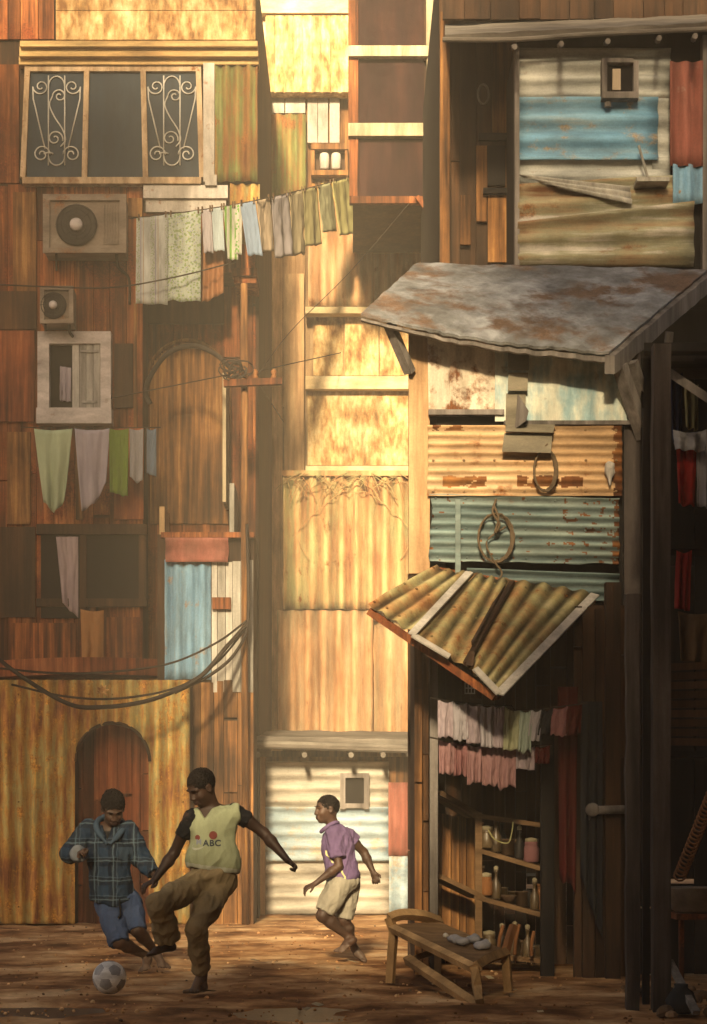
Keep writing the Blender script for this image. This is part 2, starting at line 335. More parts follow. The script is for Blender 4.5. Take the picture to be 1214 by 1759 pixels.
def pattern_cloth(key, base, mode):
    """printed cloth: leaf-and-flower print or plaid, in the cloth's own coordinates"""
    m = MAT(key, [tuple(Vector(base) * .75), base, tuple(Vector(base) * 1.15)], (9, 9, 1.5), bump=.15, grain=200, spec=.15)
    nt = m.node_tree; N = nt.nodes; L = nt.links.new; hs = [n for n in N if n.type == 'HUE_SAT'][0]; src = hs.inputs['Color'].links[0].from_socket
    tc = N.new('ShaderNodeTexCoord'); sp = N.new('ShaderNodeSeparateXYZ'); L(tc.outputs['Object'], sp.inputs[0])
    def mth(op, a, b=0.0):
        n = N.new('ShaderNodeMath'); n.operation = op
        for i, q in enumerate((a, b)):
            if hasattr(q, 'links'): L(q, n.inputs[i])
            else: n.inputs[i].default_value = q
        return n.outputs[0]
    def over(col, mask, c, f=1.0):
        x = N.new('ShaderNodeMix'); x.data_type = 'RGBA'; L(mth('MULTIPLY', mask, f), x.inputs[0]); L(col, x.inputs[6]); x.inputs[7].default_value = (*c, 1); return x.outputs[2]
    def band(axis, period, phase, width):
        fr = mth('FRACT', mth('ADD', mth('DIVIDE', sp.outputs[axis], period), phase)); return mth('LESS_THAN', fr, width)
    def blobs(scale, thr):
        vo = N.new('ShaderNodeTexVoronoi'); vo.inputs['Scale'].default_value = scale; L(tc.outputs['Object'], vo.inputs['Vector']); return mth('LESS_THAN', vo.outputs['Distance'], thr)
    col = src
    if mode == 'stripe':
        col = over(col, mth('MULTIPLY', band(0, .16, .1, .28), blobs(52, .42)), (.20, .27, .12), .7); col = over(col, band(0, .16, .62, .05), (.30, .22, .16)); col = over(col, band(0, .16, .80, .06), (.24, .22, .30))
    if mode == 'floral':
        col = over(col, blobs(31, .40), (.16, .24, .07), .8); col = over(col, blobs(43, .26), (.20, .19, .32), .85); col = over(col, blobs(53, .20), (.40, .30, .10), .8)
    if mode == 'leaf':
        col = over(col, mth('MULTIPLY', band(0, .09, .3, .45), blobs(26, .38)), (.10, .26, .05)); 
    if mode == 'greenstripe':
        col = over(col, band(0, .055, .2, .42), (.12, .25, .05))
    if mode == 'plaid':
        nw = N.new('ShaderNodeTexNoise'); nw.inputs['Scale'].default_value = 9; L(tc.outputs['Object'], nw.inputs['Vector'])
        wv = N.new('ShaderNodeMixRGB'); wv.blend_type = 'LINEAR_LIGHT'; wv.inputs[0].default_value = .018; L(tc.outputs['Object'], wv.inputs[1]); L(nw.outputs['Color'], wv.inputs[2]); L(wv.outputs[0], sp.inputs[0])
        for ax in (0, 2):
            col = over(col, band(ax, .135, .32, .42), (.010, .014, .024), .75)
        for ax in (0, 2):
            col = over(col, band(ax, .135, .10, .07), (.12, .17, .20), .5); col = over(col, band(ax, .135, .90, .05), (.09, .13, .16), .45)
    L(col, hs.inputs['Color']); M[key] = m
pattern_cloth('c_stripe', (.36, .37, .36), 'stripe'); pattern_cloth('c_floral', (.34, .38, .33), 'floral'); pattern_cloth('c_leaf', (.38, .37, .32), 'leaf')
pattern_cloth('c_greenstripe', (.36, .36, .30), 'greenstripe'); pattern_cloth('c_plaid', (.017, .033, .060), 'plaid')
# ------------------------------------------------------------------ ground
def ground():
    xs = [-14, -9, -6.5] + [-5 + .07 * i for i in range(144)] + [6.5, 9, 14]
    ys = [-13, -8, -3, 2, 5, 7.5] + [8.6 + .075 * i for i in range(240)] + [27.5, 30, 33, 36]
    mb = MB(); vs, fs = [], []
    for x in xs:
        for y in ys:
            n = 0.014 * nz(x * .9, y * .7, 1) + .014 * nz(x * 2.6, y * 2.9, 4) + .010 * nz(x * 6, y * 7, 8) + .004 * nz(x * 17, y * 19, 2)
            e = ((x + .38) / .36) ** 2 + ((y - 10.85) / .42) ** 2 + .5 * nz(x * 3, y * 3, 6); e2 = ((x + 1.75) / .5) ** 2 + ((y - 11.0) / .3) ** 2 + .5 * nz(x * 3, y * 3, 9)
            n -= .030 * max(0, 1 - min(e, e2) / 1.6)
            vs.append((x, y, n - .014))
    w = len(ys)
    for i in range(len(xs) - 1):
        for j in range(w - 1): fs.append((i * w + j, (i + 1) * w + j, (i + 1) * w + j + 1, i * w + j + 1))
    mb.add(vs, fs); tag(mb.build('ground', M['dirt'], smooth=True, origin=(0, 0, 0)), kind='structure')
ground()
for i, (cx_, cy_, rx_, ry_) in enumerate(((-.38, 10.85, .44, .52), (-1.75, 11.0, .6, .38))):     # puddles standing in the two hollows
    mb = MB(); mb.add([(cx_ + rx_ * math.cos(k * PI / 20), cy_ + ry_ * math.sin(k * PI / 20), -.0290) for k in range(40)], [tuple(range(40))]); tag(mb.build('puddle_water', M['puddle']), kind='structure')

# ------------------------------------------------------------------ unseen blocks added to shade the near alley, the gap between them lets the low sun in
def off_blocker(x0, x1, y0, y1, h):
    mb = MB(); mb.box(x0, x1, y0, y1, -.05, h); mb.box(x0 - .15, x1 + .15, y0 - .15, y1 + .15, h, h + .15)
    tag(mb.build('light_blocker', M['blocker_plaster']), kind='structure')
GAP0, GAP1 = -3.5, -1.06
off_blocker(-12, GAP0, -5, -3, 20.0)
off_blocker(GAP0 + .16, GAP1 - .16, -9, -3.3, 7.7)
off_blocker(2.05, 11, -2.5, 9.2, 8.6)  # added beside the lane to cut skylight on the right
off_blocker(GAP1, 10, -9, -3.5, 6.2)
mb = MB()                                            # tall added blocker on the right, openings cut to aim sun at stall and shack
mb.box(GAP1, 10, -3.4, -3, -.05, 6.9); mb.box(-.25, 10, -3.4, -3, 6.902, 8.398); mb.box(GAP1, 10, -3.4, -3, 8.4, 10.25); mb.box(GAP1, 10, -3.4, -3, 11.6, 14.4); mb.box(GAP1, -.8, -3.4, -3, 14.402, 17.0); mb.box(1.8, 10, -3.4, -3, 14.402, 17.0); mb.box(GAP1, 10, -3.4, -3, 17.002, 17.8); mb.box(GAP1, -1.04, -3.4, -3, 10.252, 11.598); mb.box(.48, 10, -3.4, -3, 10.252, 11.598)
for k in range(10): mb.box(-.798, 1.798, -3.3, -3.2, 14.45 + k * .26, 14.45 + k * .26 + .165)  # slats added to thin the sun through the openings
for k in range(3): mb.box(-1.048, .478, -3.3, -3.2, 11.0 + k * .2, 11.1 + k * .2)
for k in range(6): mb.box(GAP1 + .002, -.252, -3.3, -3.2, 6.95 + k * .25, 6.95 + k * .25 + .10)
tag(mb.build('light_blocker', M['blocker_plaster']), kind='structure')

# ------------------------------------------------------------------ left tenement house
D = 21.0
ho = thing('tenement_house', 'tall rust-brown timber house along the left side with scrolled window grilles', 'house', (X(150, D), D, 0))
mb = MB()
mb.bpx(-250, -60, 246, 1590, D, 4.5); mb.box(X(246, D) + .002, X(440, D), D + .55, D + 4.4, -.05, Z(-60, D))
mb.box(X(246, D) + .002, X(440, D), D, D + .55, Z(470, D), Z(-60, D)); mb.build('wall_core', M['dark_boards'], ho)
mb = MB()
plankpx(mb, -250, 318, 246, 1590, D - .002, w=.19); plankpx(mb, 250, 476, 440, 1590, D + .548, w=.15); plankpx(mb, 246, 366, 440, 470, D - .002, w=.2)
mb.build('wall', M['brown_boards'], ho)
mb = MB(); plankpx(mb, 96, -60, 440, 70, D - .002, w=.30, along='h'); mb.build('upper_wall', M['straw_wall'], ho)
mb = MB(); plankpx(mb, -250, 112, 34, 316, D - .002, w=.2); plankpx(mb, -250, -60, 94, 70, D - .002, w=.2); mb.build('side_boards', M['brown_boards'], ho)
mb = MB()
for i, (y0, y1, o) in enumerate(((70, 80, .26), (80, 97, .20), (97, 111, .13))): mb.bpx(34 - i * 1, y0, 442 + i, y1 - .4, D - o, o + .1)
mb.build('cornice', M['cornice_wood'], ho)
mb = MB(); mb.bpx(246, 318, 391, 340, D - .12, .11); mb.bpx(250, 342, 388, 364, D - .08, .07); mb.build('lintel_beam', M['pale_edge'], ho)
# big window with two scroll grilles
def quadbox(mb, pts, d0, d1):
    b = [P(x, y, d0) for x, y in pts]; t = [Vector((p.x, d1, p.z)) for p in b]; mb.hexa([b[0], b[1], b[2], b[3]], [t[0], t[1], t[2], t[3]])
mb = MB(); fd = D - .10
mb.bpx(42, 112, 345, 122, fd, .14); mb.bpx(38, 304, 345, 315, fd - .05, .19)
for a, b in (((46, 122), (38, 304)), ((148, 122), (144, 304)), ((245, 122), (249, 304)), ((340, 122), (346, 304))):
    quadbox(mb, [(a[0] - 4, a[1]), (a[0] + 5, a[1]), (b[0] + 5, b[1]), (b[0] - 4, b[1])], fd - .003, D + .02)
win = mb.build('window', M['peeling_frame'], ho)
for x0, x1 in ((50, 144), (153, 241), (250, 338)):
    mb = MB(); mb.bpx(x0 - 4, 122, x1 + 6, 305, D - .062, .03); mb.build('pane', M['pane_glass'], win)
def spiral(cx, cy, r, turns, a0, sgn):
    n = int(26 * turns); return [(cx + r * (1 - .80 * k / n) * math.cos(a0 + sgn * 2 * PI * turns * k / n), cy + r * (1 - .80 * k / n) * math.sin(a0 + sgn * 2 * PI * turns * k / n)) for k in range(n + 1)]
def grille(ox, wx):
    mb = MB(); d = D - .075; k = wx / 84.0
    def ln(pts): mb.tube([P(ox + x * k, y, d) for x, y in pts], .008, 6)
    for x in (28, 56): ln([(x, 130), (x, 284)])
    for sx in (1, -1):
        c = 42
        ln(spiral(c - sx * 27, 149, 14, 1.4, PI if sx > 0 else 0, -sx)); ln([(c - sx * 41, 149), (c - sx * 40, 170), (c - sx * 20, 255)])
        ln(spiral(c - sx * 26, 265, 15, 1.5, 0 if sx > 0 else PI, -sx))
        ln([(c - sx * 14, 149)] + [(c - sx * 14 * math.cos(a * PI / 10), 149 - 18 * math.sin(a * PI / 10)) for a in range(1, 6)])
    ln([(x, y) for x, y in spiral(47, 165, 12, 1.4, PI, 1)])
    ln([(p.x, p.y) for p in cat_pts([(35, 165, 0), (30, 180, 0), (38, 200, 0), (52, 222, 0), (57, 240, 0), (49, 252, 0)], 8)])
    ln(spiral(39, 238, 14, 1.4, 0.3, -1)); ln([(28 + 14 * math.sin(a), 262 + 22 * (1 - math.cos(a)) * .5) for a in [i * PI / 10 for i in range(-2, 3)]])
    ln([(42 + 14 * math.cos(a * PI / 12), 268 + 16 * math.sin(a * PI / 12)) for a in range(13)])
    mb.build('window_grille', M['scroll_iron'], win, True)
grille(55, 84); grille(253, 84)
mb = MB(); mb.bpx(349, 108, 368, 312, D - .14, .13); mb.bpx(352, 300, 372, 318, D - .16, .15); mb.build('downpipe', M['pale_edge'], ho)
mb = MB(); corrpx(mb, 369, 112, 442, 312, D - .10, pitch=.125, amp=.02, rag=.01); mb.build('green_wall_sheet', M['green_rust'], ho, True)
mb = MB(); corrpx(mb, 395, 316, 446, 420, D - .05, pitch=.125, amp=.018, rag=.02, seed=4); mb.build('rusty_wall_sheet', M['glinting_rust'], ho, True)
# whitewashed window with a half-open shutter
mb = MB(); fd = D - .16
mb.bpx(64, 569, 190, 590, fd, .19); mb.bpx(64, 590, 84, 700, fd, .19); mb.bpx(172, 590, 190, 700, fd, .19); mb.bpx(62, 700, 191, 727, fd - .05, .24)
w2 = mb.build('whitewashed_window', M['white_frame'], ho)
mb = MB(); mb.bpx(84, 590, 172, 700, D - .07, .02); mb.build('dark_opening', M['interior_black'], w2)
mb = MB()
for i in range(4): mb.tone = random.uniform(-.3, .3); mb.bpx(124 + i * 12, 586, 135.4 + i * 12, 708, D - .13 - .006 * (i % 2), .05)
mb.tone = -.1; mb.bpx(139, 601, 168, 605, D - .15, .016); mb.bpx(141, 688, 166, 692, D - .15, .016); mb.build('shutter', M['shutter_wood'], w2)
# lower dark window, ledge and curved bay
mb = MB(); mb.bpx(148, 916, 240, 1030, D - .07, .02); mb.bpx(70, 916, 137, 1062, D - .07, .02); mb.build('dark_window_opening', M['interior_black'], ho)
mb = MB(); mb.bpx(62, 900, 252, 917, D - .14, .10); mb.bpx(137, 917, 148, 1050, D - .09, .05); mb.bpx(238, 917, 250, 1035, D - .09, .05); mb.bpx(62, 1028, 252, 1042, D - .10, .06); mb.build('window_frame', M['dark_boards'], ho)
mb = MB(); base = []
n = 20
for k in range(n + 1):
    t = k / n; px = -10 + 345 * t; base.append((X(px, D), D - .18 - .5 * math.sin(PI * t)))
vs = [(x, y, z) for z in (Z(1166, D), Z(1138, D)) for x, y in base] + [(x, D - .012, z) for z in (Z(1166, D), Z(1138, D)) for x, y in base]
m_ = n + 1; fs = []
for k in range(n):
    fs += [(k, k + 1, m_ + k + 1, m_ + k), (m_ + k, m_ + k + 1, 3 * m_ + k + 1, 3 * m_ + k), (2 * m_ + k, 2 * m_ + k + 1, k + 1, k)]
fs += [(0, m_, 3 * m_, 2 * m_), (n, 2 * m_ + n, 3 * m_ + n, m_ + n)]
mb.add(vs, fs); mb.build('balcony_ledge', M['red_boards'], ho)
# arched boards and pale posts in the recess
mb = MB(); cx = 322; 
def arch_in(u, v, x0, x1, y0, y1, ax0, ax1, ay):
    x = x0 + u * (x1 - x0); y = y0 + v * (y1 - y0); c = (ax0 + ax1) / 2; r = (ax1 - ax0) / 2
    return ax0 < x < ax1 and (y > ay + r or ((x - c) / r) ** 2 + ((y - ay - r) / r) ** 2 < 1)
dd = D + .50
mb.grid(lambda u, v: P(250 + u * 150, 560 + v * 340, dd) + Vector((0, -.012 * nz(u * 22, v * 1.5, 3), 0)), 40, 80, .03, lambda u, v: arch_in(u, v, 250, 400, 560, 900, 256, 392, 590))
mb.build('arched_door', M['amber_boards'], ho)
mb = MB(); mb.tube([P(322 - 72 * math.cos(a), 660 - 76 * math.sin(a), dd - .03) for a in [i * PI / 24 for i in range(25)]] + [P(394, 860, dd - .03)], .02, 6); mb.build('arch_trim', M['amber_boards'], ho)
boxes('balcony_beam', 'brown_boards', ho, ((398, 460, 441, 473), (402, 474.5, 440, 486, -.05)), D - .06, .6)
for px, y0, y1, w, k in ((385, 640, 862, 6, 'pale_post'), (232, 520, 735, 5, 'amber_boards'), (398, 830, 1100, 8, 'grey_slats'), (278, 870, 1010, 9, 'tan_boards')):
    mb = MB(); mb.bpx(px - w / 2, y0, px + w / 2, y1, D - .06, .05 if px < 246 else .6); mb.build('corner_strip', M[k], ho)

for mt, rs in (('dark_boards', ((252, 500, 384, 556, -.55), (-40, 500, 62, 566), (196, 590, 228, 700), (0, 905, 60, 1060))), ('red_boards', ((-40, 568, 58, 724), (196, 735, 246, 892), (66, 900, 128, 914))), ('amber_boards', ((22, 330, 62, 500), (130, 742, 142, 892), (216, 340, 244, 372), (12, 742, 52, 900))), ('brown_boards', ((150, 1060, 240, 1130), (20, 1070, 130, 1135)))):  # narrow amber strip between the towels paints in a streak of orange light
    boxes('patch_board', mt, ho, rs, D - .075, .03)
# air conditioners
def ac(x0, y0, x1, y1, d, label):
    a = thing('air_conditioner', label, 'air conditioner', (X((x0 + x1) / 2, d), d, Z(y1, d)), 'air conditioners on the brown house')
    mb = MB(); w, h = x1 - x0, y1 - y0; t = h * .09
    mb.bpx(x0, y0 + t * .2, x1, y1, d, .30)
    mb.bpx(x0 - t * .3, y0 - t * .2, x1 + t * .3, y0 + t, d - .03, .03); mb.bpx(x0 - t * .3, y1 - t, x1 + t * .3, y1, d - .03, .03)
    mb.bpx(x0 - t * .3, y0 + t, x0 + t, y1 - t, d - .03, .03); mb.bpx(x1 - t, y0 + t, x1 + t * .3, y1 - t, d - .03, .03)
    for k in range(6): mb.bpx(x1 - w * .27 + k * w * .035, y0 + h * .15, x1 - w * .255 + k * w * .035, y1 - h * .15, d - .015, .014)
    mb.build('casing', M['ac_casing'], a)
    c = P(x0 + w * .40, y0 + h * .52, d - .012); r = h * .36 * d / F
    mb = MB(); mb.lathe(c, [(r, 0), (r, .012), (r * .96, .016), (r * .94, .004), (.01, .004)], 28, (0, -1, 0)); mb.build('fan_recess', M['dark_metal'], a)
    mb = MB(); mb.lathe(c + Vector((0, -.012, 0)), [(r * .32, 0), (r * .30, .03), (r * .12, .045), (.002, .045)], 20, (0, -1, 0)); mb.build('fan_hub', M['white_frame'], a, True)
    mb = MB()
    for q in (.5, .72, .92): mb.tube([c + Vector((q * r * math.cos(k * PI / 12), -.03, q * r * math.sin(k * PI / 12))) for k in range(24)], .005, 5, closed=True)
    for k in range(4):
        e = Vector((math.cos(k * PI / 4), 0, math.sin(k * PI / 4))) * r; mb.tube([c - e + Vector((0, -.025, 0)), c + e + Vector((0, -.025, 0))], .004, 5)
    mb.build('fan_guard', M['dark_metal'], a)
    mb = MB(); mb.tube(cat_pts([P(x1 - w * .1, y1 - 2, d + .05), P(x1 - w * .08, y1 + h * .25, d + .12), P(x1 + w * .05, y1 + h * .45, d + .24), P(x1 + w * .06, y1 + h * .9, d + .28)], 6), .016, 7); mb.build('coolant_pipe', M['cable'], a, True)
    mb = MB(); mb.bar(P(x0 + w * .15, y1 + 1, d + .02), P(x0 + w * .15, y1 + h * .3, d + .31), .025, .025); mb.build('bracket', M['dark_metal'], a)
ac(76, 335, 214, 434, D - .36, 'large beige air conditioner with a round fan below the grilled window')
ac(70, 492, 124, 555, D - .36, 'small dark air conditioner box just above the whitewashed window')

# blue corrugated lean-to and the slatted boards beside it
D2 = 20.35
sh = thing('lean_to_shack', 'lean-to with blue corrugated wall under a faded red lintel', 'shack', (X(350, D2), D2, 0))
mb = MB(); mb.bpx(270, 918, 436, 1592, D2, .6); mb.build('wall_core', M['dark_boards'], sh)
mb = MB(); corrpx(mb, 283, 962, 362, 1168, D2 - .04, pitch=.135, amp=.022, rag=.02); mb.build('blue_wall_sheet', M['blue_sheet'], sh, True)
mb = MB(); corrpx(mb, 284, 924, 392, 966, D2 - .09, along='u', pitch=.26, amp=.02, rag=.04); mb.build('red_lintel', M['red_sheet'], sh, True)
mb = MB(); plankpx(mb, 364, 962, 436, 1190, D2 - .002, w=.075, jit=.03); mb.build('grey_slat_wall', M['grey_slats'], sh)
mb = MB(); plankpx(mb, 330, 1168, 436, 1590, D2 - .003, w=.12); mb.build('board_wall', M['amber_boards'], sh)
boxes('ledge', 'brown_boards', sh, ((364, 1026, 396, 1046), (276, 914, 436, 923)), D2 - .10, .08)

# rust-golden shed with the arched doorway
D3 = 20.0
ar = thing('corrugated_shed', 'golden rusty corrugated shed with dark arched doorway behind the boys', 'shed', (X(172, D3), D3, 0))
x0, x1, y0, y1 = -60, 326, 1168, 1587
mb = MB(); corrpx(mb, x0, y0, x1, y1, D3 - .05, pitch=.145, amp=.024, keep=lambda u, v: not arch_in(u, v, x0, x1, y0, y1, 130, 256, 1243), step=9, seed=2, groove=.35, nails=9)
mb.build('front_sheet', M['glinting_rust'], ar, True)
mb = MB(); mb.bpx(x0, y0, 128, y1, D3, .5); mb.bpx(258, y0, x1, y1, D3, .5); mb.bpx(128, y0, 258, 1240, D3, .5); mb.build('wall_core', M['dark_boards'], ar)
mb = MB(); plankpx(mb, 118, 1236, 268, 1590, D3 + .30, w=.13); mb.build('door', M['red_boards'], ar)
mb = MB(); mb.tube([P(193 - 64 * math.cos(a), 1308 - 66 * math.sin(a), D3 - .06) for a in [i * PI / 20 for i in range(21)]], .02, 6); mb.build('arch_rim', M['dark_boards'], ar)

# ------------------------------------------------------------------ bright house at the end of the alley
D4 = 25.0
ce = thing('alley_end_house', 'tall sunlit patchwork house of tin and boards closing the alley', 'house', (X(580, D4), D4, 0))
mb = MB(); mb.bpx(380, -120, 900, 1560, D4, 5.0); mb.build('wall_core', M['amber_boards'], ce)
mb = MB(); plankpx(mb, 436, -100, 620, 170, D4 - .002, w=.14); mb.build('upper_wall', M['straw_wall'], ce)
mb = MB(); plankpx(mb, 436, 360, 720, 1290, D4 - .002, w=.16); mb.build('board_wall', M['tan_boards'], ce)
mb = MB(); mb.bpx(456, 24, 600, 160, D4 - .28, .20)
for i in range(9): mb.tone = random.uniform(-.3, .3); mb.bpx(457 + i * 16, 26, 471 + i * 16, 158, D4 - .30, .018)
mb.build('upper_screen', M['straw_wall'], ce)
boxes('cream_trim', 'cream_plaster', ce, ((440, -30, 612, 22, .14), (440, 22.5, 456, 350), (600, 22.5, 612, 345)), D4 - .2, .18)
boxes('whitewashed_board', 'pale_edge', ce, ((462, 166, 488, 194), (490, 166, 524, 194), (528, 168, 545, 245), (546, 168, 563, 245), (566, 168, 583, 245)), D4 - .12, .09)
mb = MB(); corrpx(mb, 458, 196, 526, 350, D4 - .14, pitch=.15, amp=.025, rag=.02, seed=6); mb.build('green_sheet', M['green_rust'], ce, True)
mb = MB(); corrpx(mb, 536, 302, 598, 350, D4 - .16, pitch=.14, amp=.022, rag=.03, seed=8); mb.build('rust_sheet', M['glinting_rust'], ce, True)
mb = MB(); mb.bpx(534, 246, 598, 256, D4 - .22, .2); mb.bpx(534, 256, 540, 300, D4 - .2, .18); mb.bpx(592, 256, 598, 300, D4 - .2, .18); mb.bpx(534, 292, 598, 300.5, D4 - .32, .3)
w3 = mb.build('small_window', M['amber_boards'], ce)
mb = MB(); mb.bpx(540, 256, 592, 292, D4 - .05, .03); mb.build('dark_opening', M['dark_boards'], w3)
for i, px in enumerate((557, 577)):
    mb = MB(); b = P(px, 292, D4 - .22); mb.lathe(b, [(.045, 0), (.06, .02), (.066, .16), (.06, .2), (.05, .215), (.045, .2)], 14)
    tag(mb.build('enamel_pot', M['white_stuff'], smooth=True), ('white enamel pot on high window ledge, the one nearer the brown house', 'white enamel pot on high window ledge, the one nearer the dark tower')[i], 'pot', 'white pots on the window ledge')
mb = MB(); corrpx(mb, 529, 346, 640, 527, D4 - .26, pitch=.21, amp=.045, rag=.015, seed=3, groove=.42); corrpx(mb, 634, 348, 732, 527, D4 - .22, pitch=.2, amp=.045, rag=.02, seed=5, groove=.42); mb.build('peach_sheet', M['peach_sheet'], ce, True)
boxes('cream_ledge', 'cream_plaster', ce, ((524, 527, 735, 538, .08), (524.5, 646, 735, 668), (524.5, 800, 735, 812)), D4 - .25, .2)
boxes('plaster_panel', 'straw_wall', ce, ((538, 539, 590, 645), (592, 539, 650, 645, .02), (652, 539, 735, 645), (528, 669, 735, 799, .01)), D4 - .10, .08)
boxes('post', 'tan_boards', ce, ((488, 470, 522, 811), (442, 488, 448, 842), (453, 700, 458, 846)), D4 - .20, .16)
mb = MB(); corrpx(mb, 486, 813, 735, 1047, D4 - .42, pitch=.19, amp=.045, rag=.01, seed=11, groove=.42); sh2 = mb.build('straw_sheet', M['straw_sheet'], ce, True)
mb = MB(); mb.bpx(484, 808, 735, 817, D4 - .5, .12)
for i in range(60):
    a = random.uniform(490, 690); b0 = 815 + random.uniform(-3, 8); L_ = random.uniform(12, 46); dx = random.choice((-1, 1)) * random.uniform(8, 40)
    mb.tube([P(a, b0, D4 - .5), P(a + dx * .5, b0 + L_ * .35, D4 - .56), P(a + dx, b0 + L_, D4 - .49)], .0045, 4)
for s_ in (-1, 1):
    mb.tube(cat_pts([P(609, 845, D4 - .5), P(609 - s_ * 30, 850, D4 - .5), P(609 - s_ * 92, 905, D4 - .47), P(609 - s_ * 96, 930, D4 - .47), P(609 - s_ * 78, 962, D4 - .48)], 8), .0045, 4)
mb.tube([P(609, 845, D4 - .5), P(607, 900, D4 - .47), P(610, 952, D4 - .47)], .012, 5)
mb.build('straw_fringe', M['straw_sheet'], ce)
mb = MB(); corrpx(mb, 476, 1049, 642, 1282, D4 - .50, pitch=.2, amp=.05, rag=.012, seed=13, groove=.42); corrpx(mb, 637, 1074, 735, 1284, D4 - .46, pitch=.24, amp=.05, rag=.012, seed=17, groove=.42); mb.build('lower_sheet', M['peach_sheet'], ce, True)

# dark glazed stair tower
D5 = 22.6
st = thing('stair_tower', 'dark glazed stair tower with cream rails at top centre', 'tower', (X(672, D5), D5, Z(350, D5)))
mb = MB(); mb.bpx(606, -80, 756, 346, D5 + .06, 2.05); mb.build('tower_core', M['dark_boards'], st)
for a, b in ((-80, 78), (96, 210), (234, 345)):
    mb = MB(); mb.bpx(616, a, 728, b, D5, .055); mb.build('pane', M['maroon_pane'], st)
boxes('cream_rail', 'pale_post', st, ((598, 78, 756, 96), (598, 211, 756, 233)), D5 - .10, .14)
boxes('brown_jamb', 'brown_boards', st, ((598, -80, 615, 77.5), (598, 96.5, 615, 210.5), (600, 233.5, 615, 336.5), (600, 337, 730, 349)), D5 - .04, .09)
boxes('cream_post', 'pale_post', st, ((732, -80, 750, 77.5), (733, 96.5, 748, 210.5), (731, 233.5, 748, 470)), D5 - .06, .12)
mb = MB(); mb.bar(P(716, 338, D5 - .1), P(752, 388, D5 - .1), .05, .05); mb.build('brace', M['brown_boards'], st)

# ------------------------------------------------------------------ small tin shed at the end of the alley
D6 = 22.0
cs = thing('tin_shed', 'low tin shed with pale blue horizontal sheets behind the boy in purple', 'shed', (X(560, D6), D6, 0))
mb = MB(); mb.bpx(372, 1300, 458, 1571, D6, 1.5); mb.bpx(458, 1300, 712, 1571, D6 + .02, 1.5); mb.build('wall_core', M['amber_boards'], cs)
mb = MB(); plankpx(mb, 374, 1300, 456, 1571, D6 - .002, w=.11); mb.build('board_wall', M['tan_boards'], cs)
mb = MB(); corrpx(mb, 456, 1308, 668, 1392, D6 - .05, along='u', pitch=.15, amp=.022, seed=1); mb.build('cream_sheet', M['dull_sheet'], cs, True)
mb = MB(); corrpx(mb, 456, 1386, 668, 1480, D6 - .085, along='u', pitch=.15, amp=.022, seed=2, rag=.01); mb.build('blue_sheet', M['faded_blue'], cs, True)
mb = MB(); corrpx(mb, 456, 1472, 668, 1571, D6 - .05, along='u', pitch=.15, amp=.022, seed=3); mb.build('lower_cream_sheet', M['dull_sheet'], cs, True)
mb = MB(); corrpx(mb, 667, 1344, 709, 1470, D6 - .12, pitch=.16, amp=.02); mb.build('red_sheet', M['red_sheet'], cs, True)
mb = MB(); corrpx(mb, 668, 1468, 708, 1571, D6 - .10, pitch=.16, amp=.02); mb.build('blue_strip', M['faded_blue'], cs, True)
mb = MB(); q = bilin(P(366, 1268, D6 - .5) , P(716, 1276, D6 - .45), P(716, 1262, D6 + 1.6), P(366, 1258, D6 + 1.6)); mb.grid(lambda u, v: q(u, v) + Vector((0, 0, .012 * nz(u * 9, v * 5, 1))), 30, 10, .07); mb.build('roof', M['weathered_pole'], cs)
mb = MB(); mb.tube([P(366, 1276, D6 - .52), P(716, 1287, D6 - .47)], .05, 8); mb.build('eaves_pole', M['weathered_pole'], cs)
for x in (440, 520, 600, 655, 700):
    mb = MB(); mb.tube([P(x, 1291, D6 + .1), P(x + 3, 1297, D6 - .62)], .032, 7); mb.build('rafter', M['weathered_pole'], cs)
mb = MB(); mb.bpx(584, 1328, 593, 1390, D6 - .15, .12); mb.bpx(625, 1328, 634, 1390, D6 - .15, .12); mb.bpx(593, 1328, 625, 1336, D6 - .15, .12); mb.bpx(593, 1380, 625, 1388, D6 - .15, .12); w4 = mb.build('window', M['grey_timber'], cs)
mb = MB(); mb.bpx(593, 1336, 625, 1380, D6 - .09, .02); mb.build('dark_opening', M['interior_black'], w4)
boxes('post', 'tan_boards', cs, ((384, 1288, 394, 1571), (404, 1288, 412, 1571), (445, 1300, 455, 1571)), D6 - .12, .08)

# ------------------------------------------------------------------ dark timber house and the shack perched on the right
D7 = 18.3
tm = thing('timber_house', 'dark brown narrow timber house beside the upper-right tin shack', 'house', (X(830, D7), D7, 0))
mb = MB(); mb.bpx(754, -100, 1500, 1500, D7, 5); mb.build('wall_core', M['black_boards'], tm)
mb = MB(); plankpx(mb, 754, -100, 896, 1500, D7 - .002, w=.13, jit=.04); mb.build('wall', M['dark_boards'], tm)
boxes('amber_board', 'amber_boards', tm, ((756, 20, 772, 452), (818, 250, 836, 380), (838, 255, 880, 450), (846, 70, 892, 230), (790, 335, 808, 420)), D7 - .11, .035)
boxes('crossbeam', 'black_boards', tm, ((822, 228, 892, 240), (830, 322, 892, 332), (838, 250, 868, 318)), D7 - .17, .05)
mb = MB(); mb.tube([P(830 + 9 * math.cos(k * PI / 10), 162 + 17 * math.sin(k * PI / 10), D7 - .09) for k in range(20)], .012, 6, closed=True); mb.build('iron_ring', M['grey_timber'], tm)
mb = MB(); plankpx(mb, 760, -100, 1300, 36, D7 - .36, w=.22); mb.build('upper_boards', M['dark_boards'], tm)

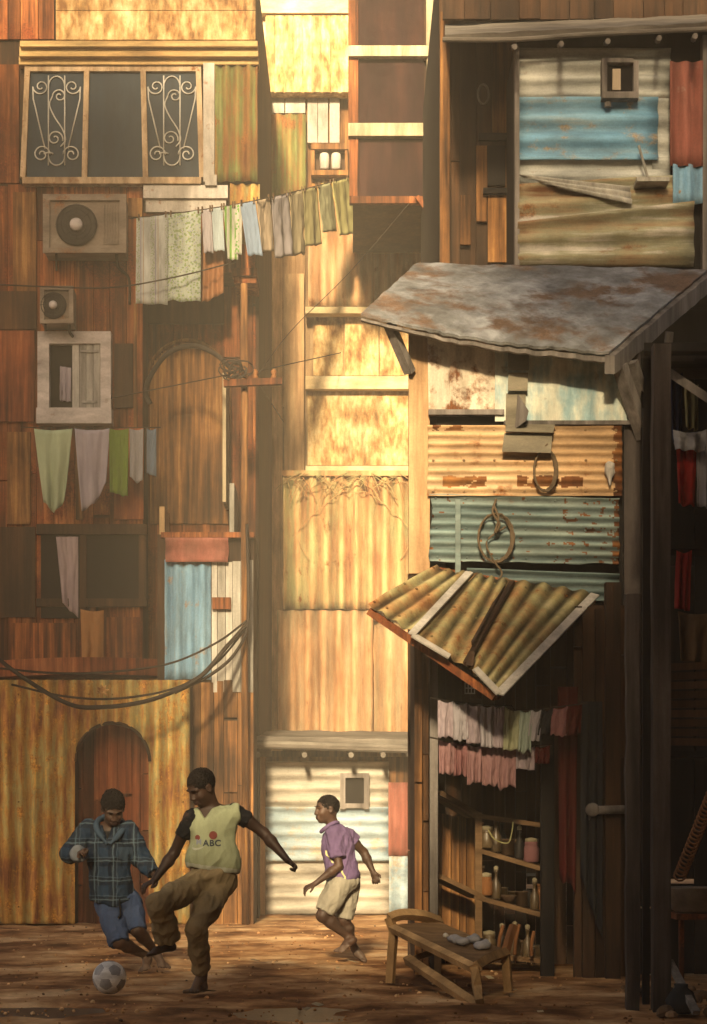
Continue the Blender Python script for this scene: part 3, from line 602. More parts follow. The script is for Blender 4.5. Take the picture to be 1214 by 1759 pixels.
D8 = 17.0
up = thing('tin_shack', 'upper-right tin shack patched with bright blue and grey horizontal sheets', 'shack', (X(1050, D8), D8, Z(470, D8)))
mb = MB(); mb.bpx(888, 60, 1290, 470, D8, 1.2); mb.build('wall_core', M['black_boards'], up)
mb = MB(); corrpx(mb, 890, 84, 1152, 176, D8 - .05, along='u', pitch=.135, amp=.022, seed=21); mb.build('grey_upper_sheet', M['grey_sheet'], up, True)
mb = MB(); corrpx(mb, 892, 168, 1130, 276, D8 - .09, along='u', pitch=.185, amp=.024, seed=22, rag=.012); mb.build('blue_sheet', M['blue_sheet_flat'], up, True)
mb = MB(); corrpx(mb, 1120, 170, 1152, 300, D8 - .06, along='u', pitch=.185, amp=.02, seed=23); mb.build('grey_strip', M['grey_sheet'], up, True)
mb = MB(); corrpx(mb, 890, 272, 1150, 332, D8 - .06, along='u', pitch=.15, amp=.02, seed=24); mb.build('grey_lower_sheet', M['grey_sheet'], up, True)
mb = MB(); corr(mb, P(886, 300, D8 - .12), P(1082, 322, D8 - .13), P(1086, 350, D8 - .2), P(960, 322, D8 - .16), 'u', pitch=.12, amp=.012); mb.build('peeling_sheet', M['grey_slats'], up, True)
mb = MB(); corr(mb, P(889, 318, D8 - .10), P(1192, 300, D8 - .10), P(1192, 350, D8 - .14), P(889, 384, D8 - .14), 'u', pitch=.17, amp=.022, seed=25); mb.build('streaked_sheet', M['curved_sheet'], up, True)
mb = MB(); corr(mb, P(889, 382, D8 - .16), P(1192, 346, D8 - .16), P(1192, 458, D8 - .12), P(889, 456, D8 - .12), 'u', pitch=.19, amp=.026, seed=26); mb.build('streaked_lower_sheet', M['curved_sheet'], up, True)
mb = MB(); corrpx(mb, 1150, 106, 1207, 286, D8 - .16, pitch=.14, amp=.02, rag=.01, seed=27); mb.build('red_sheet', M['red_sheet'], up, True)
mb = MB(); corrpx(mb, 1155, 283, 1206, 350, D8 - .15, pitch=.14, amp=.02, seed=28); mb.build('blue_strip', M['blue_sheet'], up, True)
boxes('corner_post', 'grey_timber', up, ((1207, 60, 1216, 470), (884, 80, 892, 470)), D8 - .14, .12)
mb = MB(); mb.bpx(1034, 100, 1043, 168, D8 - .18, .12); mb.bpx(1088, 104, 1097, 168, D8 - .18, .12); mb.bpx(1043, 100, 1088, 107, D8 - .18, .12); mb.bpx(1034, 157, 1097, 168, D8 - .20, .14); mb.tube([P(1044, 176, D8 - .14), P(1044, 184, D8 - .14)], .03, 6); w5 = mb.build('window', M['grey_timber'], up)
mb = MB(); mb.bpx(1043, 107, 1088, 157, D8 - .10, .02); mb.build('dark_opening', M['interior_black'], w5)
mb = MB(); mb.bpx(1052, 118, 1066, 154, D8 - .135, .03); mb.build('curtain', M['c_peach'], w5)
mb = MB(); mb.bpx(1094, 304, 1150, 311, D8 - .30, .22); mb.bar(P(1097, 250, D8 - .2), P(1112, 304, D8 - .2), .02, .02); mb.build('little_shelf', M['grey_slats'], up)
mb = MB(); q = bilin(P(764, 66, D8 - .30), P(1240, 44, D8 - .28), P(1240, 26, D8 + 1.2), P(764, 48, D8 + 1.2)); mb.grid(lambda u, v: q(u, v) + Vector((0, 0, .015 * nz(u * 12, v * 4, 2))), 40, 8, .06); mb.build('roof', M['weathered_pole'], up)
mb = MB(); mb.tube(cat_pts([P(760, 68, D8 - .34), P(880, 68, D8 - .33), P(1030, 58, D8 - .32), P(1240, 49, D8 - .32)], 6), .022, 8); mb.build('eaves_pole', M['weathered_pole'], up)
for x in (880, 960, 1040, 1128, 1190):
    mb = MB(); mb.tube([P(x, 82 - (x - 880) * .04, D8 + .1), P(x + 4, 80 - (x - 880) * .06, D8 - .62)], .025, 7); mb.build('rafter', M['grey_timber'], up)
# ------------------------------------------------------------------ market tower on the right
DT = 13.5
tw = thing('shop_tower', 'narrow tin-clad shop tower on the right with slate roof and open stall', 'shop', (X(900, DT), DT, 0))
mb = MB(); mb.bpx(728, 560, 1080, 1040, DT + .06, 1.9); mb.bpx(1075, 1040, 1090, 1690, DT + .1, 1.9); mb.build('wall_core', M['black_boards'], tw)
# roof
rc = [P(620, 540, 13.2), P(1046, 606, 13.1), P(1216, 464, 14.7), P(715, 454, 14.9)]
q = bilin(*rc)
def roof_fn(u, v):
    p = q(u, v); e = (1 - v) ** 2
    return p + Vector((0, .03 * nz(u * 26, 3, 1) * e, -.05 * math.sin(PI * u) * e + .012 * nz(u * 40, 2, 8) * e + .012 * nz(u * 7, v * 7, 1) + .008 * nz(u * 31, v * 23, 5)))
mb = MB(); mb.grid(roof_fn, 60, 40, .02); mb.build('roof', M['slate_roof'], tw)
mb = MB()
fr = [roof_fn(i / 30, 0) for i in range(31)]
for i in range(30):
    a, b = fr[i] + Vector((0, .01, -.02)), fr[i + 1] + Vector((0, .01, -.02)); h = .018 + .02 * i / 30
    mb.hexa([a + Vector((0, 0, -h)), b + Vector((0, 0, -h)), b + Vector((0, .04, -h)), a + Vector((0, .04, -h))], [a, b, b + Vector((0, .04, 0)), a + Vector((0, .04, 0))])
mb.build('front_fascia', M['grey_timber'], tw)
mb = MB(); rg = [roof_fn(1, i / 20) for i in range(21)]
for i in range(20):
    a, b = rg[i] + Vector((.004, 0, -.018)), rg[i + 1] + Vector((.004, 0, -.018)); h = .13; dx = Vector((.035, 0, 0))
    mb.hexa([a - dx + Vector((0, 0, -h)), a + dx + Vector((0, 0, -h)), b + dx + Vector((0, 0, -h)), b - dx + Vector((0, 0, -h))], [a - dx, a + dx, b + dx, b - dx])
mb.build('side_fascia', M['grey_timber'], tw)
for a, b, w in ((P(668, 556, 13.28), P(704, 640, DT - .05), .07), (P(1064, 628, 13.25), P(1106, 752, DT - .04), .09), (P(1084, 622, 13.3), P(1124, 742, DT + .05), .08), (P(1150, 570, 13.6), P(1132, 720, DT + .3), .05)):
    mb = MB(); mb.bar(a, b, w, w * .8); mb.build('roof_bracket', M['grey_timber'], tw)
# corner posts
mb = MB(); mb.bpx(702, 566, 738, 985, DT - .02, .12); mb.build('corner_post', M['tan_boards'], tw)
mb = MB(); mb.bpx(1072, 600, 1100, 1700, DT - .02, .10); mb.build('corner_post', M['dark_post'], tw)
# upper metal panels
mb = MB(); qq = bilin(P(734, 572, DT - .03), P(868, 572, DT - .03), P(866, 708, DT - .03), P(736, 703, DT - .03)); mb.grid(lambda u, v: qq(u, v) + Vector((0, -.012 * nz(u * 3, v * 3, 1), 0)), 20, 20, .01); mb.bpx(773, 580, 783, 704, DT - .06, .026); mb.build('rusty_panel', M['rusty_white'], tw)
mb = MB()
qt = bilin(P(850, 590, DT - .05), P(1076, 590, DT - .05), P(1084, 722, DT - .05), P(850, 724, DT - .05))
mb.grid(lambda u, v: qt(u, v) + Vector((0, -.014 * nz(u * 4, v * 3, 2), 0)), 36, 24, .01, lambda u, v: not (u > .84 and v < .36 and ((u - .84) / .16) ** 2 + ((.36 - v) / .36) ** 2 > 1))
mb.bpx(1066, 640, 1076, 722, DT - .075, .02); mb.build('teal_panel', M['teal_flaking'], tw)
boxes('ledge_rail', 'grey_timber', tw, ((736, 703, 866, 712), (866, 722, 1084, 729)), DT - .08, .07)
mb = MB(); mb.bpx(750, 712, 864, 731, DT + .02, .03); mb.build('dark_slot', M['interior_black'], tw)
mb = MB()
for i, (a, b, c, e) in enumerate(((872, 598, 908, 636), (872, 640, 906, 671), (868, 676, 902, 742))): mb.tone = (-.1, .1, .2)[i]; mb.hexa([P(a, e, DT - .12), P(c, e, DT - .12), P(c, e, DT - .10), P(a, e, DT - .10)], [P(a + 1, b, DT - .075), P(c + 1, b, DT - .075), P(c + 1, b, DT - .06), P(a + 1, b, DT - .06)])
mb.build('tin_strap', M['grey_flap'], tw)
mb = MB(); mb.hexa([P(884, 737, DT - .13), P(904, 722, DT - .22), P(904, 722, DT - .205), P(884, 737, DT - .115)], [P(889, 676, DT - .13), P(908, 706, DT - .22), P(908, 706, DT - .205), P(889, 676, DT - .115)]); mb.build('bent_flap', M['grey_timber'], tw)
mb = MB()
for (a, b, c, e, s_) in ((868, 729, 950, 741, .03), (862, 744, 946, 776, .05)): mb.hexa([P(a, e, DT - .16), P(c, e + 2, DT - .16), P(c, e + 2, DT - .145), P(a, e, DT - .145)], [P(a + 4, b, DT - .11), P(c + 3, b, DT - .11), P(c + 3, b, DT - .095), P(a + 4, b, DT - .095)])
mb.build('hanging_tin_flap', M['grey_flap'], tw)
# corrugated front
def rust_o(u, v):
    n_ = nz(u * 14, v * 9, 3) + .6 * nz(u * 45, v * 30, 5)
    if u > .955 + .03 * n_: return True
    if abs(v - .80 - .02 * nz(u * 9, 1, 1)) < .075 + .03 * n_ and (.08 < u < .30 or .46 < u < .80): return n_ > -.45
    return v < .08 and .03 < u < .18 and n_ > .05
def rust_t(u, v): return nz(u * 26, v * 12, 8) + .5 * nz(u * 60, v * 40, 5) > (.62 if u < .7 else .36) or (u > .965 and nz(v * 14, 3, 3) > -.1)
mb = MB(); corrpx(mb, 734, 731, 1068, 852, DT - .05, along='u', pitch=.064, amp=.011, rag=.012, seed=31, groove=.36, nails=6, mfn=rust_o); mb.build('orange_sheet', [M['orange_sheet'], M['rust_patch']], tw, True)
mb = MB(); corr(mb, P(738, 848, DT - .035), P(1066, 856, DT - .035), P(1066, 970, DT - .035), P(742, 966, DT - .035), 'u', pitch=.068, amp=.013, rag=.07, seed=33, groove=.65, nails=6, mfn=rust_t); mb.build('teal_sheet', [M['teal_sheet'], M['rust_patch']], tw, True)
mb = MB(); corr(mb, P(800, 976, DT - .01), P(1064, 986, DT - .01), P(1064, 1034, DT - .01), P(800, 1030, DT - .01), 'u', pitch=.068, amp=.013, rag=.03, seed=35, groove=.65); mb.build('torn_sheet', M['teal_sheet'], tw, True)
mb = MB(); mb.bpx(782, 858, 791, 986, DT - .11, .03); mb.build('grey_batten', M['teal_sheet'], tw)
# awning of three sheets
def sheet(name, a, b, c, e, mat, seed, edge=True):
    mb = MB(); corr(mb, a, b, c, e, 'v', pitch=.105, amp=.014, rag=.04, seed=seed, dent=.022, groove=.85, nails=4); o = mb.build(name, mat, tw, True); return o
sheet('awning_sheet', P(748, 972, DT - .1), P(836, 990, DT - .12), P(722, 1097, 12.55), P(630, 1043, 12.6), M['awning_sheet'], 41)
sheet('awning_sheet', P(806, 982, DT - .16), P(872, 998, DT - .16), P(806, 1146, 12.42), P(708, 1090, 12.45), M['awning_sheet'], 43)
sheet('awning_sheet', P(866, 994, DT - .13), P(1022, 1020, DT - .1), P(856, 1194, 12.35), P(798, 1140, 12.45), M['awning_sheet'], 45)
mb = MB()
mbs = []
for a, b, w in ((P(806, 983, DT - .19), P(708, 1089, 12.42), .055), (P(708, 1090, 12.41), P(772, 1128, 12.4), .05), (P(1022, 1021, DT - .13), P(857, 1192, 12.32), .065), (P(816, 1148, 12.39), P(857, 1191, 12.32), .05)):
    mb = MB(); mb.bar(a, b, w, .012, Vector((0, -.6, .8))); mb.build('bare_tin_edge', M['pale_edge'], tw)
mb = MB(); mb.bar(P(634, 1050, 12.66), P(850, 1198, 12.42), .05, .05); mb.bar(P(850, 1198, 12.42), P(1018, 1030, DT - .06), .04, .04); mb.bar(P(748, 980, DT - .06), P(1020, 1028, DT - .04), .05, .05); mb.build('awning_frame', M['brown_boards'], tw)
mb = MB(); mb.bar(P(880, 1000, DT - .17), P(800, 1140, 12.40), .035, .03); mb.bar(P(868, 1004, DT - .17), P(812, 1105, 12.52), .02, .03); mb.hexa([P(800, 1142, 12.36), P(812, 1144, 12.36), P(812, 1144, 12.38), P(800, 1142, 12.38)], [P(806, 1118, 12.40), P(816, 1120, 12.40), P(816, 1120, 12.42), P(806, 1118, 12.42)]); mb.build('split_batten', M['dark_boards'], tw)
# open stall below
mb = MB(); plankpx(mb, 712, 1060, 738, 1675, DT, w=.05); mb.build('stall_post', M['amber_boards'], tw)
mb = MB(); mb.bpx(738, 1100, 752, 1672, DT + .02, .06); mb.build('stall_post', M['grey_timber'], tw)
mb = MB(); mb.bpx(930, 1250, 952, 1690, DT - .12, .10); mb.build('stall_post', M['black_boards'], tw)
DB = 14.6
mb = MB(); plankpx(mb, 700, 980, 1100, 1690, DB, w=.1); mb.box(X(712, DT), X(712, DT) + .03, DT + .05, DB + .05, 0, Z(1020, DB)); mb.build('stall_back_wall', M['dark_boards'], tw)
mb = MB(); plankpx(mb, 748, 1395, 822, 1640, DB - .30, w=.07); mb.build('shelf_side_boards', M['amber_boards'], tw)
shl = []
for a, b, w in ((P(748, 1362, DT + .18), P(818, 1402, DT + .25), .36), (P(814, 1400, DT + .25), P(936, 1418, DT + .22), .40), (P(824, 1459, DT + .3), P(936, 1492, DT + .22), .40), (P(748, 1506, DT + .2), P(822, 1542, DT + .28), .36), (P(820, 1540, DT + .28), P(936, 1572, DT + .22), .42), (P(820, 1640, DT + .2), P(936, 1652, DT + .2), .42)):
    mb = MB(); off = Vector((0, w / 2, 0)); mb.bar(a + off, b + off, w, .034); mb.build('shelf', M['shelf_board'], tw)
mb = MB(); mb.bpx(816, 1395, 828, 1668, DT + .28, .06); mb.build('shelf_upright', M['shelf_board'], tw)
mb = MB(); mb.bpx(798, 1174, 816, 1190, DT + .02, .02); m0 = mb.build('small_window', M['dark_metal'], tw)
mb = MB()
for i in range(4): mb.bpx(798 + i * 5.4, 1172, 799.6 + i * 5.4, 1192, DT, .018)
for i in range(3): mb.bpx(798, 1172 + i * 9, 816, 1174 + i * 9, DT - .002, .016)
mb.build('window_bars', M['grey_slats'], m0)
# board wall right of the stall
mb = MB(); plankpx(mb, 985, 1040, 1075, 1695, DT - .22, w=.075, jit=.05); mb.bpx(985, 1040, 1074, 1692, DT - .215, .03); mb.build('side_plank_wall', M['dark_boards'], tw)
mb = MB(); mb.bpx(1040, 1000, 1066, 1700, DT - .36, .08); mb.build('side_post', M['dark_boards'], tw)
mb = MB(); mb.tube([P(1016, 1392, DT - .42), P(1084, 1390, DT - .42)], .03, 10); mb.tube([P(1018, 1392, DT - .40), P(1012, 1410, DT - .36), P(1022, 1432, DT - .30)], .022, 8); mb.lathe(P(1018, 1391, DT - .46), [(.045, 0), (.05, .02), (.03, .03)], 14, (0, 1, 0)); mb.build('pipe_bracket', M['grey_timber'], tw, True)

# things on the tower
def ring(cx, cy, rx, ry, d, n, seed, w=.012):
    return [P(cx + rx * math.cos(2 * PI * k / n) * (1 + .06 * nz(k * .8, seed, 1)), cy + ry * math.sin(2 * PI * k / n) * (1 + .06 * nz(k * .8, seed, 4)), d - .012 * math.sin(3 * 2 * PI * k / n)) for k in range(n)]
mb = MB()
for s_ in range(3): mb.tube(ring(935 + s_ * 1.2, 808, 18 + s_, 34 + s_, DT - .10 - .006 * s_, 36, s_), .008, 6, closed=True)
mb.tube([P(930, 774, DT - .1), P(936, 768, DT - .12), P(942, 776, DT - .1)], .01, 6); mb.tube([P(926, 778, DT - .11), P(940, 762, DT - .15)], .006, 5)
tag(mb.build('wire_loop', M['rope'], smooth=True), 'small twisted wire loop hanging on the orange corrugated sheet', 'wire loop', 'loops hanging on the tin tower')
mb = MB()
for s_ in range(3): mb.tube(ring(850 + s_, 924, 28 + s_ * 1.3, 40 + s_, DT - .09 - .006 * s_, 40, s_ + 5), .008, 6, closed=True)
mb.tube(cat_pts([P(852, 858, DT - .08), P(846, 880, DT - .14), P(858, 900, DT - .13), P(850, 915, DT - .12), P(856, 890, DT - .14), P(848, 868, DT - .12)], 6), .009, 6)
mb.tube(cat_pts([P(868, 905, DT - .09), P(836, 930, DT - .1), P(846, 960, DT - .1), P(862, 984, DT - .1), P(852, 1000, DT - .1)], 6), .007, 6)
tag(mb.build('wire_loop', M['rope'], smooth=True), 'larger knotted rope loop hanging on the teal corrugated sheet', 'rope loop', 'loops hanging on the tin tower')
mb = MB(); mb.lathe(P(1047, 834, DT - .1), [(.004, 0), (.018, .05), (.036, .09), (.04, .12), (.03, .155), (.012, .17)], 12)
for v in mb.v: v += Vector((.012 * nz(v.x * 30, v.y * 30, v.z * 30), .01 * nz(v.z * 40, v.x * 30, 2), 0))
tag(mb.build('foil_bundle', M['white_stuff'], smooth=False), 'crumpled white foil bundle stuck on the orange sheet\'s rusty edge', 'bundle')

# jars and odds on the shelves
jl = [(836, 1456, 'short amber jar with pale lid, first on the middle shelf'), (852, 1462, 'white-capped small bottle on the middle shelf'), (872, 1468, 'squat brown tin on the middle shelf beside the white-capped bottle'), (892, 1474, 'tall dark bottle on the middle shelf near the yellow string'), (912, 1480, 'wide reddish jar on the middle shelf next to the dark post'),
      (834, 1537, 'round clay pot at the inner end of the lower shelf'), (852, 1543, 'amber thin bottle on the lower shelf beside the clay pot'), (874, 1549, 'low brown bowl on the lower shelf'), (896, 1556, 'brown tin can on the lower shelf under the wide jar'), (918, 1562, 'tall dark bottle on the lower shelf next to the dark post'),
      (840, 1637, 'large greenish jar on the bottom shelf beside the upright'), (862, 1640, 'white-stoppered bottle on the bottom shelf, first of three'), (884, 1642, 'middle white-stoppered bottle of the bottom shelf, between two others'), (906, 1645, 'white-stoppered bottle on the bottom shelf closest to the dark post')]
pr = {'jar': [(.045, 0), (.05, .01), (.05, .09), (.04, .105), (.042, .11), (.042, .13), (.0, .13)], 'bottle': [(.03, 0), (.033, .01), (.033, .10), (.012, .145), (.012, .18), (.016, .182), (.016, .2), (0, .2)], 'tin': [(.045, 0), (.045, .1), (.047, .1), (.047, .108), (.04, .108), (.04, .1), (0, .1)], 'bowl': [(.03, 0), (.06, .045), (.062, .05), (.055, .045), (.02, .012), (0, .012)]}
kinds = ['jar', 'bottle', 'tin', 'bottle', 'jar', 'jar', 'bottle', 'bowl', 'tin', 'bottle', 'jar', 'bottle', 'bottle', 'bottle']
jm = ['jar_glass', 'jar_glass', 'c_brown', 'dark_metal', 'c_rose', 'clay', 'jar_glass', 'c_brown', 'c_brown', 'jar_glass', 'jar_glass', 'jar_glass', 'jar_glass', 'jar_glass']
for (px, py, lb), kd, mm in zip(jl, kinds, jm):
    mb = MB(); b = P(px, py, DT + .33); sc_ = random.uniform(.95, 1.15)
    t_ = mb.lathe(b + Vector((0, 0, -.004)), [(r * sc_, h * sc_) for r, h in pr[kd]], 14); o = tag(mb.build(kd, M[mm], smooth=True), lb, kd, 'jars and bottles on the stall shelves')
    if kd in ('bottle', 'jar'):
        mb = MB(); h = pr[kd][-1][1] * sc_; mb.lathe(b + Vector((0, 0, h - .006)), [(.018 if kd == 'bottle' else .045, 0), (.018 if kd == 'bottle' else .045, .024), (.006, .034)], 12); mb.build('stopper' if kd == 'bottle' else 'lid', M['c_beige'], o, True)
for px, py in ((828, 1455), (845, 1459), (862, 1465), (882, 1471), (902, 1477), (922, 1483), (828, 1536), (844, 1540), (864, 1546), (885, 1552), (906, 1559), (926, 1565), (832, 1636), (850, 1638), (873, 1641), (895, 1643), (916, 1646)):
    mb = MB(); k_ = random.uniform(.7, 1.15); w_ = random.uniform(.8, 1.3); mb.lathe(P(px, py, DT + .47) + Vector((0, 0, -.002)), [(r * w_, h * k_) for r, h in pr[random.choice(('jar', 'bottle', 'tin'))]], 12); tag(mb.build('jar', M[random.choice(('jar_glass', 'c_brown', 'dark_metal', 'clay'))], smooth=True), 'small dark container crowded at the back of the stall shelves', 'jar', 'dark containers at the back of the shelves')
mb = MB(); mb.tube(cat_pts([P(838, 1425, DT + .2), P(850, 1442, DT + .19), P(872, 1448, DT + .19), P(879, 1430, DT + .19), P(881, 1412, DT + .2)], 6), .005, 5)
tag(mb.build('yellow_string', M['c_yellow']), 'loose yellow string dangling between the stall shelves', 'string')
for i, (x0_, y0_, x1_, y1_, lb) in enumerate(((864, 1590, 856, 1634, 'orange braided strap hanging nearest the bench'), (892, 1588, 884, 1640, 'orange braided strap hanging in the middle of the bottom shelf'), (917, 1600, 913, 1642, 'short orange braided strap hanging beside the dark post'))):
    mb = MB(); mb.tube(cat_pts([P(x0_, y0_, DT + .1), P((x0_ + x1_) / 2 - 2, (y0_ + y1_) / 2, DT + .07), P(x1_, y1_, DT + .1)], 8), .014, 7); tag(mb.build('strap', M['clay'], smooth=True), lb, 'strap', 'orange straps on the bottom shelf')

# crude bench in front of the stall
bn = thing('bench', 'crude pale-wood bench standing askew in front of the stall shelves', 'bench', (X(750, 12.3), 12.3, 0))
c1, c2, c3, c4 = P(674, 1592, 12.7), P(752, 1586, 13.1), P(868, 1636, 12.0), P(816, 1660, 11.45)
def tb(name, pts, r, mat='chair_wood'): mb = MB(); mb.tube(pts, r * 1.1, 4); return mb.build(name, M[mat], bn)
mb = MB(); qb = bilin(c1, c2, c3, c4); mb.grid(lambda u, v: qb(u, v) + Vector((0, 0, .008 * nz(u * 4, v * 9, 1))), 10, 24, .03); mb.build('seat', M['shelf_board'], bn)
tb('leg', [P(668, 1576, 12.7), P(676, 1600, 12.7), P(673, 1640, 12.68), Vector((X(670, 12.66), 12.66, 0))], .032)
tb('leg', [c4 + Vector((0, 0, 0)), c4 + Vector((.01, 0, -.12)), Vector((c4.x + .02, c4.y - .1, 0))], .03)
tb('leg', [c3, Vector((c3.x + .02, c3.y, 0))], .032); tb('leg', [c2, Vector((c2.x, c2.y + .02, 0))], .03)
tb('end_rail', cat_pts([P(668, 1578, 12.7), P(690, 1571, 12.75), P(724, 1573, 12.9), P(754, 1583, 13.1)], 8), .036)
tb('seat_rail', [c1 + Vector((0, -.02, -.01)), c4 + Vector((-.01, -.01, -.01))], .03); tb('seat_rail', [c4, P(836, 1648, 11.7), c3], .034)
tb('back_upright', [c3, P(874, 1614, 12.05), P(882, 1590, 12.1)], .026, 'clay')
tb('stretcher', [P(700, 1648, 12.4), P(822, 1730, 11.4)], .034); tb('stretcher', [P(700, 1650, 12.4), P(742, 1636, 12.8)], .022)
mb = MB()
for i in range(7):
    a = qb(.35 + .5 * random.random(), .60 + .3 * random.random()) + Vector((0, 0, .02)); mb.lathe(a, [(.01, 0), (.05, .01), (.055, .03), (.03, .05), (.004, .055)], 9)
for v in mb.v: v += Vector((.02 * nz(v.x * 14, v.y * 14, 3), .02 * nz(v.y * 15, v.x * 14, 8), .02 * nz(v.x * 22, v.y * 20, 1)))
tag(mb.build('rag_heap', M['c_grey'], smooth=True), 'crumpled grey rag lying on the near end of the bench', 'rag')
for i, (u, v, lb) in enumerate(((.72, .62, 'round white knob of wax lying on the bench beside the rag'), (.45, .45, 'small white scrap lying midway on the bench seat'))):
    mb = MB(); mb.lathe(qb(u, v) + Vector((0, 0, .014)), [(.006, 0), (.018, .008), (.02, .018), (.012, .03), (.002, .034)], 12); tag(mb.build('wax_lump', M['white_stuff'], smooth=True), lb, 'lump', 'white scraps on the bench')

# ------------------------------------------------------------------ near right: posts and the dark store behind them
DN = 10.9
def post(x0, x1, y0, d, label, mat, name='post'):
    mb = MB(); a, b = X((x0 + x1) / 2, d), (x1 - x0) * d / F
    n = 14; z1 = Z(y0, d)
    for k in range(n):
        zz = lambda t: t * z1
        o0, o1 = .012 * nz(k * .7, x0, 1), .012 * nz((k + 1) * .7, x0, 1)
        if k == 0: o0 = 0
        w0 = b / 2 * (1 + .12 * nz(k * .9, x0, 5)); w1 = b / 2 * (1 + .12 * nz((k + 1) * .9, x0, 5))
        mb.hexa([(a - w0 + o0, d, zz(k / n) - (.02 if k == 0 else 0)), (a + w0 + o0, d, zz(k / n) - (.02 if k == 0 else 0)), (a + w0 + o0, d + b, zz(k / n)), (a - w0 + o0, d + b, zz(k / n))], [(a - w1 + o1, d, zz((k + 1) / n)), (a + w1 + o1, d, zz((k + 1) / n)), (a + w1 + o1, d + b, zz((k + 1) / n)), (a - w1 + o1, d + b, zz((k + 1) / n))])
    tag(mb.build(name, M[mat]), label, 'post', 'timber posts along the right edge')
post(1076, 1098, 1020, 11.0, 'dark timber post nearest the stall, right of the iron pipe bracket', 'dark_post')
post(1104, 1116, 700, 11.3, 'thin near-black timber post squeezed between two thicker dark posts', 'black_boards')
post(1122, 1152, 590, 10.9, 'thickest and tallest dark timber post, just in front of the cloth store', 'dark_post')
store = thing('cloth_store', 'very dark open store full of hanging cloth at the right edge', 'store', (X(1180, 12.2), 12.2, 0))
DSt = 11.9
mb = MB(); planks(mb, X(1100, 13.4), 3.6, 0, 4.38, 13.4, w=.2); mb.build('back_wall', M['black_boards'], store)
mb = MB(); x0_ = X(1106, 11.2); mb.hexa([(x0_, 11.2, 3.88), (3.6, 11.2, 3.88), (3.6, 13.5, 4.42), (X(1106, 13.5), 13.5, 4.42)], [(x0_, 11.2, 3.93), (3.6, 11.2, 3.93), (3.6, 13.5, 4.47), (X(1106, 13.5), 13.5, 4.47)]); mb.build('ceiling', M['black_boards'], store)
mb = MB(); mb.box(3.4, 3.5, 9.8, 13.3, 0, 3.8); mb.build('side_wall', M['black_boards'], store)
mb = MB()
for i in range(9): mb.tone = random.uniform(-.4, .5); mb.bar(P(1148, 1146 + i * 16, DSt), P(1290, 1140 + i * 17, DSt), .02, .045)
mb.build('slatted_counter', M['dark_boards'], store)
boxes('hanging_rail', 'black_boards', store, ((1150, 935, 1300, 943), (1150, 1290, 1300, 1300), (1150, 625, 1300, 632)), DSt, .3)
mb = MB(); mb.bar(P(1150, 640, 11.5), P(1240, 700, 11.3), .03, .05); mb.build('diagonal_brace', M['grey_timber'], store)
# rubble and odd things at the foot
mb = MB()
for i in range(230):
    x = random.uniform(1.75, 2.9) if i < 110 else random.uniform(-3.4, 2.6); y = random.uniform(10.0, 12.4) if i < 110 else random.uniform(9.6, 20)
    s_ = random.uniform(.012, .055) if i < 110 else random.uniform(.004, .014); c = Vector((x, y, s_ * .3)); mb.tone = random.uniform(-.5, .3)
    mb.lathe(c - Vector((0, 0, s_ * .5)), [(s_ * .7, 0), (s_, s_ * .4), (s_ * .8, s_ * .9), (s_ * .3, s_ * 1.15)], 6, (random.uniform(-.4, .4), random.uniform(-.4, .4), 1))
tag(mb.build('rubble', M['stone']), kind='stuff')
mb = MB()
for i in range(1500):                                 # crumbs and clods of dry earth trodden loose all over the lane
    y = 9.4 + 11.5 * random.random() ** 1.2; x = random.uniform(-.2 * y - .3, .19 * y + .2); s_ = random.choice((.004, .006, .006, .009, .013)) * random.uniform(.7, 1.3); mb.tone = random.uniform(-.25, .35)
    mb.lathe(Vector((x, y, .014 * nz(x * .9, y * .7, 1) + .014 * nz(x * 2.6, y * 2.9, 4) - .014)), [(s_ * .8, -s_ * .3), (s_, s_ * .3), (s_ * .5, s_ * .9)], 5, (random.uniform(-.5, .5), random.uniform(-.5, .5), 1))
tag(mb.build('dirt_clods', M['dirt']), kind='stuff')
mb = MB()
for i in range(28):
    y = random.uniform(9.6, 19); x = random.uniform(-.19 * y, .17 * y); a = random.uniform(0, 6); w_ = random.uniform(.012, .04); c = Vector((x, y, .012)); mb.tone = random.uniform(-.5, .4)
    e = Vector((math.cos(a), math.sin(a), random.uniform(-.1, .25))) * w_; g = Vector((-math.sin(a), math.cos(a), random.uniform(0, .3))) * w_ * random.uniform(.4, .9); mb.hexa([c - e - g, c + e - g, c + e + g, c - e + g], [p + Vector((0, 0, .003)) for p in (c - e - g, c + e - g, c + e + g, c - e + g)])
tag(mb.build('litter', M['c_beige']), kind='stuff')
mb = MB(); mb.bar(P(1150, 1652, 11.0), Vector((X(1196, 10.5), 10.5, .02)), .04, .03); tag(mb.build('leaning_stick', M['grey_timber']), 'grey stick leaning into the rubble at the bottom right', 'stick')
mb = MB(); mb.lathe((X(1170, 10.7), 10.7, -.005), [(.03, 0), (.08, .02), (.095, .07), (.07, .12), (.03, .15), (.035, .17), (.005, .17)], 14)
for v in mb.v: v += Vector((.03 * nz(v.x * 14, v.y * 14, v.z * 14), .03 * nz(v.y * 14, v.z * 14, 3), 0))
tag(mb.build('plastic_bag', M['c_greyblack'], smooth=True), 'crumpled dark grey plastic bag lying in the rubble at the lower right', 'bag')
ba = thing('basket', 'shallow grey basin on a wooden stand at the right edge', 'basin', (X(1196, 11.7), 11.7, Z(1585, 11.7)))
mb = MB(); mb.lathe(P(1198, 1568, 11.7), [(.12, 0), (.16, .02), (.19, .15), (.2, .16), (.18, .15), (.14, .02), (0, .02)], 24); mb.build('bowl', M['ac_casing'], ba, True)
